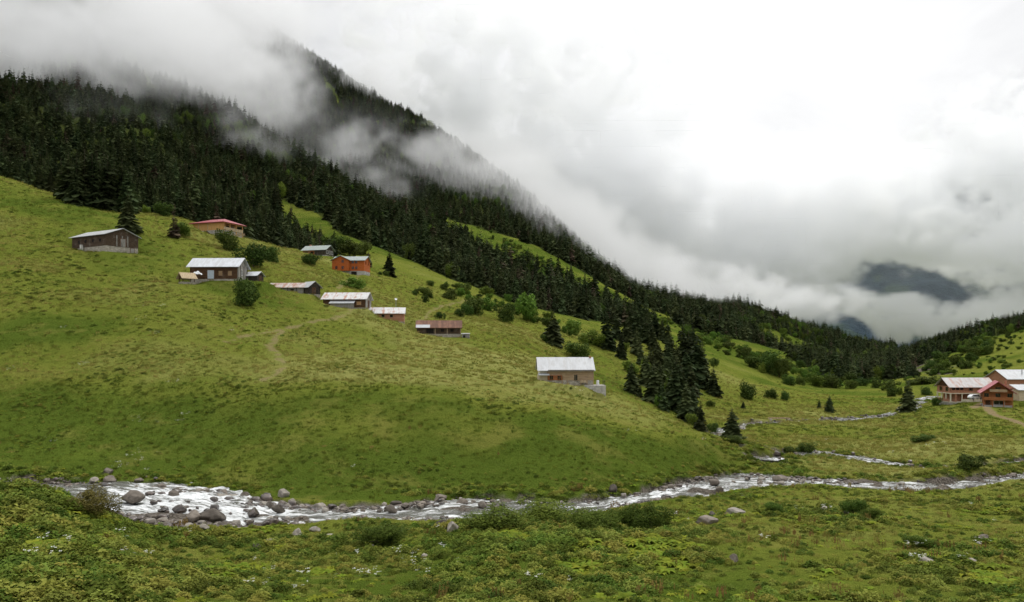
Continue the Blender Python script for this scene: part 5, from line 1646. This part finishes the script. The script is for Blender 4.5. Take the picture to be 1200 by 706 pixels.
# ---- white car
e = root('parked_car', 'car', 'white hatchback car parked before the brick guesthouse', 'car')
prof = [(-2.0, .35), (2.0, .35), (2.08, .6), (1.95, .85), (1.1, .95), (.55, 1.42), (-1.25, 1.46), (-1.9, .95), (-2.05, .7)]
bod = MB().prism(prof, -.8, .8, 'y').build('body', M_WHITE, e, .05)
MB().prism([(1.0, .96), (.5, 1.38), (.05, 1.40), (.05, .96)], -.815, .815, 'y').build('side_window', M_GLASS, e)
MB().prism([(-.05, .96), (-.05, 1.40), (-1.2, 1.40), (-1.65, .96)], -.815, .815, 'y').build('side_window', M_GLASS, e)
MB().add([(1.10, -.68, .99), (1.10, .68, .99), (.6, .62, 1.40), (.6, -.62, 1.40)], [[0, 1, 2, 3]]).build('windscreen', M_GLASS, e)
for x_ in (-1.25, 1.25):
    for y_ in (-.72, .72):
        wv_ = MB().tube([(x_, y_ - .1, .32), (x_, y_ + .1, .32)], .32, 16).build('wheel', M_TYRE, e)
        MB().tube([(x_, y_ - .115, .32), (x_, y_ + .115, .32)], .19, 12).build('rim', M_CHROME, wv_)
for y_ in (-.6, .6): MB().box(1.98, 2.09, y_ - .17, y_ + .17, .62, .78).build('headlight', M_CHROME, e)
MB().box(2.02, 2.12, -.75, .75, .36, .5).build('bumper', M_CHROME, e)

# ---- low stone wall, woodpile, log, footbridge
def rocky(seed, r=1.0, flat=.72, sub=3):
    rng = np.random.default_rng(seed)
    bm = bmesh.new(); bmesh.ops.create_icosphere(bm, subdivisions=sub, radius=1.0)
    V = np.array([v_.co[:] for v_ in bm.verts])
    # cut by random planes for facets, then roughen
    for k in range(9):
        nrm = unit(rng.normal(size=3)); dd = rng.uniform(.48, .85)
        ex = np.maximum(V @ nrm - dd, 0); V -= ex[:, None] * nrm * .95
    V *= (1 + .10 * fbm(V[:, 0] * 2.1 + seed * 7, V[:, 1] * 2.1 + V[:, 2] * 1.7, 3, seed))[:, None]
    V *= np.array([1.0, rng.uniform(.7, .95), flat * rng.uniform(.8, 1.1)])
    V /= V[:, 0].max()
    F = np.array([[v_.index for v_ in f_.verts] for f_ in bm.faces]); bm.free()
    return V * .5 * r, F


M_ROCK, b, p = material('grey_stone', 0.85, 0.25)
P = b.pos(); n = b.noise(P, 1.3, 5, .65); n2 = b.noise(P, 6, 4, .7)
c = b.mix(b.ramp(n, .3, .7), (0.095, 0.078, 0.062), (0.20, 0.172, 0.142))
c = b.mix(b.ramp(n2, .5, .75, 0, .6), c, (0.075, 0.066, 0.055))
hsv = b.new('ShaderNodeHueSaturation'); b.put(hsv.inputs['Value'], b.ramp(b.rnd(), 0, 1, .6, 1.35, False)); b.put(hsv.inputs['Color'], c)
b.put(p.inputs['Base Color'], hsv.outputs[0]); b.put(p.inputs['Normal'], b.bump(n2, .5, .06))
M_WET, b, p = material('wet_dark_stone', 0.35, 0.5)
P = b.pos(); n = b.noise(P, 2, 5, .65)
c = b.mix(b.ramp(n, .3, .7), (0.035, 0.028, 0.024), (0.10, 0.075, 0.06))
hsv = b.new('ShaderNodeHueSaturation'); b.put(hsv.inputs['Value'], b.ramp(b.rnd(), 0, 1, .6, 1.5, False)); b.put(hsv.inputs['Color'], c)
b.put(p.inputs['Base Color'], hsv.outputs[0])
M_PALE = plain('pale_stone', (0.29, 0.26, 0.22), .85, .35, 2.5)
ROCKS = {}
for kd, mt in (('g', M_ROCK), ('w', M_WET), ('p', M_PALE)):
    ROCKS[kd] = [mesh_of('stone', rocky(s), mt, True) for s in (1, 2, 3, 4, 5, 6)]
BOULD = {kd: [mesh_of('stone', rocky(s, 1, .75, 4), mt, True) for s in (21, 22, 23)] for kd, mt in (('g', M_ROCK), ('w', M_WET), ('p', M_PALE))}


def boulder(P_, wd, ht, kd, label, group=None, big=False, name='boulder'):
    o = bpy.data.objects.new(name, random.choice((BOULD if big else ROCKS)[kd])); COL.objects.link(o)
    o.location = P_; o.scale = (wd, wd * .9, ht * 1.45); o.rotation_euler = (random.uniform(-.15, .15), random.uniform(-.15, .15), random.uniform(0, 6.28))
    tag(o, label, 'rock', group)
    return o


BIG = [  # column, row of the middle, width px, height px, tone, label, in the water
    (156, 583, 36, 19, 'g', 'largest grey brown boulder amid the white rapids', 1),
    (249, 605, 34, 20, 'g', 'big brown boulder at the near edge of the rapids', 1),
    (226, 606, 22, 16, 'g', 'grey rounded boulder leaning against the big brown one', 1),
    (222, 616, 17, 9, 'p', 'pale rounded stone below the grey boulder on the near edge', 0),
    (239, 617, 13, 8, 'p', 'smaller pale stone beside the rounded one on the near edge', 0),
    (210, 596, 17, 13, 'w', 'dark wet boulder just uphill of the big brown boulder', 1),
    (192, 597, 13, 8, 'w', 'dark reddish rock in the heap between the two big boulders', 1),
    (129, 561, 18, 12, 'g', 'grey boulder on the far bank at the calm upper pool', 0),
    (111, 562, 13, 9, 'p', 'pale boulder beside the grey one on the far bank of the pool', 0),
    (126, 553, 12, 9, 'g', 'brownish boulder in the herbs behind the far bank pair', 0),
    (164, 563, 14, 6, 'g', 'flat grey rock on the far bank above the rapids', 0),
    (160, 571, 7, 5, 'p', 'small yellowish stone standing in the calm water', 1),
    (116, 583, 22, 10, 'w', 'dark wet rock heap stone near the first white water', 1),
    (286, 580, 15, 11, 'g', 'brown boulder where the rapids spill over the step', 1),
    (264, 577, 16, 9, 'g', 'brown flat boulder above the rapid step', 1),
    (332, 578, 11, 11, 'p', 'pale grey boulder at the grassy far bank past the rapids', 0),
    (343, 588, 10, 9, 'p', 'light stone beside the dark undercut bank', 0),
    (297, 601, 14, 11, 'w', 'black wet boulder in the foam below the step', 1),
    (326, 597, 16, 12, 'g', 'grey boulder on the stone pile past the rapids', 1),
    (316, 592, 12, 9, 'g', 'brown boulder on top of the stone pile past the rapids', 1),
    (346, 624, 19, 19, 'p', 'pale tilted slab standing on the near bank grass', 0),
    (316, 633, 12, 7, 'p', 'small pale stone in the near bank grass', 0),
    (369, 620, 13, 8, 'p', 'pale stone behind the low stones of the near bank', 0),
    (383, 628, 18, 8, 'p', 'low flat pale stone on the near bank', 0),
    (458, 597, 15, 11, 'g', 'grey boulder at the foot of the grassy far bank', 1),
    (475, 593, 14, 8, 'g', 'low grey rock near the middle run of the stream', 1),
    (516, 583, 22, 7, 'g', 'flat grey slab row stone at the head of the middle run', 1),
    (581, 594, 17, 14, 'w', 'large dark boulder ending the middle white run', 1),
    (565, 592, 14, 10, 'g', 'grey boulder touching the large dark one', 1),
    (610, 589, 13, 9, 'g', 'light grey boulder on the far bank past the dark one', 0),
    (632, 591, 16, 9, 'g', 'brown boulder at the bank bend below the hill face', 0),
    (531, 617, 18, 12, 'p', 'pale round boulder on the near bank of the middle run', 0),
    (518, 613, 12, 9, 'g', 'grey stone behind the pale round boulder', 0),
    (494, 613, 14, 7, 'g', 'low grey slab in the shallow edge water', 1),
    (657, 601, 13, 8, 'w', 'dark rock splitting the narrow white run', 1),
    (718, 572, 13, 13, 'g', 'grey boulder lodged in the yellow bank herbs', 0),
    (745, 580, 10, 10, 'g', 'brown boulder at the water line under yellow herbs', 0),
    (762, 588, 9, 5, 'w', 'dark wet stone in the bright current', 1),
    (861, 600, 22, 11, 'p', 'flat pale boulder alone on the near pasture', 0),
    (828, 609, 24, 11, 'g', 'wide grey boulder on the near pasture beside the flat pale one', 0),
    (834, 602, 8, 6, 'g', 'small stone above the wide grey boulder', 0),
    (861, 654, 11, 10, 'g', 'single grey stone in the lower pasture herbs', 0),
    (1085, 657, 18, 9, 'p', 'low pale boulder among white flowers on the pasture', 0),
    (1138, 657, 13, 8, 'p', 'small pale boulder past the white flowers', 0),
    (1154, 630, 12, 8, 'g', 'grey stone on the bumpy lower pasture', 0),
    (1139, 574, 12, 8, 'w', 'brown boulder at the end of the gravel bar', 1),
    (992, 599, 9, 7, 'g', 'grey stone on the eroded pasture bank', 0),
    (965, 596, 12, 6, 'p', 'pale stone row piece on the pasture bank', 0),
    (1055, 575, 8, 5, 'w', 'dark stone in the smooth water before the gravel bar', 1),
    (300, 640, 9, 6, 'g', 'tiny grey stone in the lower meadow below the rapids', 0),
    (497, 652, 10, 7, 'p', 'pale small stone among low bushes on the near bank', 0),
    (436, 641, 8, 7, 'p', 'pale upright stone beside the low grey green bush', 0),
]
for (px_, py_, wd_, ht_, kd, lab, inw) in BIG:
    if inw:
        Yc = at_px(RY, px_); zc = at_px(RZ, px_)
        Y_ = zc / ((HOR - (py_ + ht_ * .35)) / FPX)
        P_ = Vector(((px_ - 600) / FPX * Y_, Y_, zc + .05))
    else:
        P_ = hit(px_, py_ + ht_ * .4, ymin=40)
    s_ = P_.y / FPX
    P_.z += ht_ * s_ * .22
    boulder(P_, wd_ * s_ * 1.05, ht_ * s_ * 1.1, kd, lab, None, True)


def reach(px_):
    if px_ < 110: return 'dark stone by the calm upper pool of the stream', 'stones by the upper pool'
    if px_ < 275: return 'wet brown stone in the heaps dividing the white rapids', 'stones dividing the rapids'
    if px_ < 360: return 'grey brown stone of the pile where the rapids end', 'stones at the rapids end'
    if px_ < 480: return 'dark stone along the undercut bank past the rapids', 'stones along the undercut bank'
    if px_ < 660: return 'grey stone edging the middle white run of the stream', 'stones edging the middle run'
    if px_ < 790: return 'grey stone edging the narrow bright run below the yellow herbs', 'stones edging the narrow run'
    if px_ < 930: return 'grey stone of the wide gravel bed at the hill nose', 'stones of the wide gravel bed'
    return 'grey stone along the gravel bars of the pasture stream', 'stones of the pasture stream'


n_ = 0
bx_ = [p_ for p_ in BIG]
for _ in range(6000):
    if n_ >= 232: break
    r_ = random.random()
    px_ = random.choice([random.uniform(165, 350), random.uniform(175, 300), random.uniform(95, 350), random.uniform(350, 800), random.uniform(790, 960), random.uniform(60, 1200)])
    Yc = at_px(RY, px_); w_ = at_px(RW, px_)
    t_ = random.uniform(-.5, .5)
    if 175 < px_ < 300 or 790 < px_ < 930: t_ = random.uniform(-.45, .6)
    else: t_ = random.choice([random.uniform(.36, .66), random.uniform(-.62, -.38), random.uniform(.3, .6)])
    Y_ = Yc + t_ * w_; X_ = (px_ - 600) / FPX * Y_
    if fbm(np.array([X_ / 4.0]), np.array([Y_ / 3.0]), 2, 301)[0] < (-.08 if abs(t_) > .33 else .05): continue
    z_ = max(gz(X_, Y_), at_px(RZ, px_) - .02)
    s_ = min(1.9, random.lognormvariate(-.5, .42))
    lab, grp = reach(px_)
    boulder(Vector((X_, Y_, z_ + s_ * .14)), s_, s_ * random.uniform(.5, .75), random.choice('gwww' if px_ < 350 else ('gwgw' if px_ < 480 else 'gggpw')), lab, grp)
    n_ += 1
# smaller stones and gravel along all the channels
x, y, z, e_ = sample(80000, 70, 125)
k = (e_ < 1.0) & (e_ > -3.2) & (RNG.random(len(x)) < .75 * sstep(-.25, .3, fbm(x / 5, y / 4, 3, 311)) * sstep(-3.2, -.6, e_))
x2, y2, z2, e2 = sample(60000, 125, 300)
k2 = (e2 < 1.0) & (e2 > -1.8) & (x2 > 20) & (RNG.random(len(x2)) < .8 * sstep(-.2, .3, fbm(x2 / 6, y2 / 5, 3, 312)))
z = np.maximum(z, at_px(RZ, 600 + FPX * x / y) - .08)
G = np.concatenate([np.stack([x, y, z + .06], 1)[k], np.stack([x2, y2, z2 + .35], 1)[k2]])
pxg_ = 600 + FPX * x / y
gs = np.concatenate([np.clip(RNG.lognormal(-1.0, .45, k.sum()) * (1 + .7 * ((pxg_[k] > 165) & (pxg_[k] < 350))), .12, 1.3), np.clip(RNG.lognormal(-.55, .4, k2.sum()), .2, 1.4)])
scatter('gravel', G, gs, ROCKS['g'] + ROCKS['w'] + ROCKS['p'][:2], RNG.integers(0, 14, len(G)), sz=gs * 1.1)
print('gravel', len(G))

# stones of the low wall beside the drive
e = root('stone_wall', 'wall', 'low dry stone wall along the drive before the chalet', 'wall')
m = MB()
for i in range(26):
    for j in range(2):
        V, F = rocky(500 + (i * 3 + j) % 12, random.uniform(.5, .75), .8, 1)
        m.add((V + [i * .36 - 4.6, -.25 * math.sin(i * .12), j * .36 - .05 - .03 * i]).tolist(), F.tolist())
m.build('courses', M_PALE, e)

e = root('woodpile', 'woodpile', 'loose heap of pale sawn planks beside the red roofed house', 'woodpile')
for i in range(14):
    a_ = random.uniform(-.5, .5); m = MB()
    l_ = random.uniform(.9, 1.7); m.box(-l_, l_, -.1, .1, -.04, .04)
    o = m.build('plank', W_PLANK, e); o.location = (random.uniform(-1.8, 1.8), random.uniform(-.8, .8), .1 + i * .06); o.rotation_euler = (random.uniform(-.1, .1), random.uniform(-.15, .15), a_)

a_ = Vector(((1146 - 600) / FPX * 112.5, 112.5, (HOR - 566) / FPX * 112.5)); c_ = Vector(((1192 - 600) / FPX * 110.5, 110.5, (HOR - 571.5) / FPX * 110.5))
e = empty('log', a_); tag(e, 'long grey tree log lying across the stream bend', 'log')
d_ = c_ - a_
MB().tube([(0, 0, 0), tuple(d_ * .5 + Vector((0, 0, .08))), tuple(d_)], [.26, .22, .15], 8).build('stem', M_BARK if False else plain('bleached_wood', (.30, .25, .19), .85, .3), e)
for t_, v_ in ((.25, (.3, -.2, .8)), (.6, (-.2, .3, .5))): MB().tube([tuple(d_ * t_), tuple(d_ * t_ + Vector(v_))], [.07, .03], 6).build('branch_stub', M_BARK, e)

e = root('footbridge', 'bridge', 'small plank footbridge over the stream on the far meadow', 'footbridge')
for x_ in (-2.4, 2.4): MB().box(x_ - .4, x_ + .4, -1.0, 1.0, -1.5, .35).build('abutment', S_STONE, e)
MB().box(-2.9, 2.9, -.55, .55, .352, .5).build('deck', W_PLANK, e)
for y_ in (-.5, .5): MB().box(-2.8, 2.8, y_ - .08, y_ + .08, .502, .62).build('edge_beam', W_TAN, e)
# ------------------------------------------------------------------ far mountain across the valley
uf = np.linspace(-0.1, 1.5, 260); yf = np.geomspace(1900, 4200, 150)
U2, Y2 = np.meshgrid(uf, yf); X2 = (U2 * Y2).ravel(); Y2 = Y2.ravel(); u2 = X2 / Y2
top = np.interp(u2, [-0.1, 0.1, 0.25, 0.35, 0.48, 0.6, 0.75, 1.0, 1.5], [120, 180, 290, 420, 580, 720, 760, 760, 760])
t2 = np.clip((Y2 - 1950) / 1500, 0, 1)
Z2 = -80 + top * np.sin(t2 * math.pi * .62) ** 1.0
rg = fbm(X2 / 260 + Y2 / 900, Y2 / 900 - X2 / 1500, 4, 401)
Z2 += 150 * t2 * (0.5 - np.abs(rg)) + 40 * fbm(X2 / 110, Y2 / 110, 4, 405)
ids = np.arange(len(X2)).reshape(150, 260)
mme = np_mesh('mountain', np.stack([X2, Y2, Z2], 1), np.stack([ids[:-1, :-1], ids[:-1, 1:], ids[1:, 1:], ids[1:, :-1]], -1).reshape(-1, 4), True)
mm, b, p = material('haze_tinted_forest', 0.95, 0.05)
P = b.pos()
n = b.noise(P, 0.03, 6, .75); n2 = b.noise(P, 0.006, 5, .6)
c = b.mix(b.ramp(n, .35, .65), (0.024, 0.040, 0.056), (0.046, 0.070, 0.088))  # forest greens shifted to blue, the haze of distant air painted in
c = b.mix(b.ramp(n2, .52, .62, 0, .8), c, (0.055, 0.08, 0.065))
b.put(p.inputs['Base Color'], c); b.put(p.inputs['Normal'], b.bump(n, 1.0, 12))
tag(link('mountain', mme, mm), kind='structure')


# ------------------------------------------------------------------ clouds and mist: volumes with real depth
def cloud(name, lo, hi, vox, blobs, dens, s1, s2, seed, a1=4.0, a2=2.2, holes=(), cut=(0.45, 1.0), g=0.62, cap=1.2, veil=0.0, tint=(0.993, 0.995, 0.998)):
    vol = bpy.data.volumes.new(name)
    o = bpy.data.objects.new(name, vol); COL.objects.link(o)
    m = bpy.data.materials.new(name + '_vapour'); m.use_nodes = True
    nt = m.node_tree; nt.nodes.remove(nt.nodes['Principled BSDF'])
    pv = nt.nodes.new('ShaderNodeVolumePrincipled')
    pv.inputs['Color'].default_value = (*tint, 1); pv.inputs['Density'].default_value = 1.0
    pv.inputs['Anisotropy'].default_value = g
    nt.links.new(pv.outputs[0], nt.nodes['Material Output'].inputs['Volume'])
    vol.materials.append(m)
    gt = bpy.data.node_groups.new(name + '_shape', 'GeometryNodeTree')
    gt.interface.new_socket('Geometry', in_out='INPUT', socket_type='NodeSocketGeometry')
    gt.interface.new_socket('Geometry', in_out='OUTPUT', socket_type='NodeSocketGeometry')
    b = NB(gt)
    out = b.new('NodeGroupOutput')
    P = b.new('GeometryNodeInputPosition').outputs[0]
    off = b.vmath('ADD', P, (seed * 731.0, seed * 291.0, 0))
    nv = b.vmath('MULTIPLY', off, (1, 0.85, 1.3))
    n1 = b.noise(nv, s1, 3, 0.5, 0.6)
    n2 = b.noise(nv, s2, 6, 0.62, 0.9)

    def field(lst):
        tot = None
        for (px, py, Y, rx, ry, rY, a) in lst:
            c = ((px - 600) / FPX * Y, Y, (HOR - py) / FPX * Y)
            r = (rx / FPX * Y, rY, ry / FPX * Y)
            d = b.vmath('LENGTH', b.vmath('DIVIDE', b.vmath('SUBTRACT', P, c), r))
            f = b.ramp(d, 0.25, 1.45, a, 0.0)
            tot = f if tot is None else b.math('ADD', tot, f)
        return tot
    tot = b.math('MINIMUM', field(blobs), cap)
    if holes: tot = b.math('SUBTRACT', tot, field(holes))
    fld = b.math('ADD', tot, b.math('MULTIPLY', b.math('SUBTRACT', n1, 0.5), a1))
    fld = b.math('ADD', fld, b.math('MULTIPLY', b.math('SUBTRACT', n2, 0.5), a2))
    fld = b.ramp(fld, cut[0], cut[1], 0.0, 1.0)
    gate = b.ramp(tot, 0.02, 0.25, 0, 1)
    fld = b.math('MULTIPLY', b.math('MULTIPLY', fld, gate), dens)
    if veil: fld = b.math('ADD', fld, b.math('MULTIPLY', b.math('MINIMUM', field(blobs), 1.0), veil))
    vc = b.new('GeometryNodeVolumeCube')
    b.put(vc.inputs['Density'], fld); vc.inputs['Background'].default_value = 0.0
    vc.inputs['Min'].default_value = lo; vc.inputs['Max'].default_value = hi
    for k, nme in enumerate(('Resolution X', 'Resolution Y', 'Resolution Z')): vc.inputs[nme].default_value = int((hi[k] - lo[k]) / vox)
    sm = b.new('GeometryNodeSetMaterial'); sm.inputs['Material'].default_value = m
    b.l.new(vc.outputs[0], sm.inputs[0]); b.l.new(sm.outputs[0], out.inputs[0])
    md = o.modifiers.new('shape', 'NODES'); md.node_group = gt
    tag(o, kind='stuff')
    return o


cloud('mist', (-600, 370, 40), (320, 1040, 460), 5.0, [
    (30, 0, 500, 300, 74, 150, 1.25), (190, 25, 640, 130, 64, 130, 1.05), (285, 92, 640, 78, 62, 90, 1.1), (262, 12, 930, 100, 56, 110, 1.9),
    (335, 165, 600, 85, 46, 60, 1.05), (415, 220, 660, 75, 32, 50, 0.85), (430, 160, 780, 50, 40, 60, 0.5), (520, 205, 790, 95, 42, 60, 0.9),
    (600, 232, 800, 75, 50, 80, 1.5), (660, 280, 770, 75, 48, 90, 1.7), (720, 318, 740, 75, 34, 90, 1.6), (790, 342, 740, 70, 22, 80, 1.4), (880, 368, 760, 60, 14, 60, 1.2), (130, 130, 440, 60, 40, 40, .5), (470, 95, 960, 60, 30, 60, .5), (410, 100, 1000, 70, 46, 70, 1.05), (560, 190, 930, 80, 50, 80, 1.3),
], 0.014, 0.011, 0.034, 1, a1=4.4, a2=4.8, cut=(.5, 1.15), cap=1.7, veil=0.0016)
cloud('clouds', (-260, 860, -60), (1350, 1620, 640), 6.0, [
    (560, 110, 1200, 240, 110, 120, 0.66), (720, 240, 1180, 160, 80, 120, 1.0), (880, 280, 1240, 200, 100, 130, 1.1), (1040, 280, 1300, 220, 90, 120, 1.05), (1210, 240, 1320, 180, 130, 120, 1.15),
    (790, 330, 930, 120, 26, 80, 1.0), (900, 362, 1100, 130, 26, 110, 1.05), (1120, 372, 1250, 160, 28, 100, 0.95),
], 0.032, 0.0065, 0.021, 2, a1=2.6, a2=7.8, cut=(.45, 1.0), g=.35, veil=0.0006, tint=(0.986, 0.989, 0.994), holes=[(1150, 250, 1320, 62, 42, 400, 1.05), (990, 334, 1300, 60, 30, 400, 1.0), (1072, 326, 1300, 66, 28, 400, 1.05), (1125, 342, 1300, 50, 30, 400, 1.05), (1000, 380, 1200, 70, 22, 300, 1.1)])
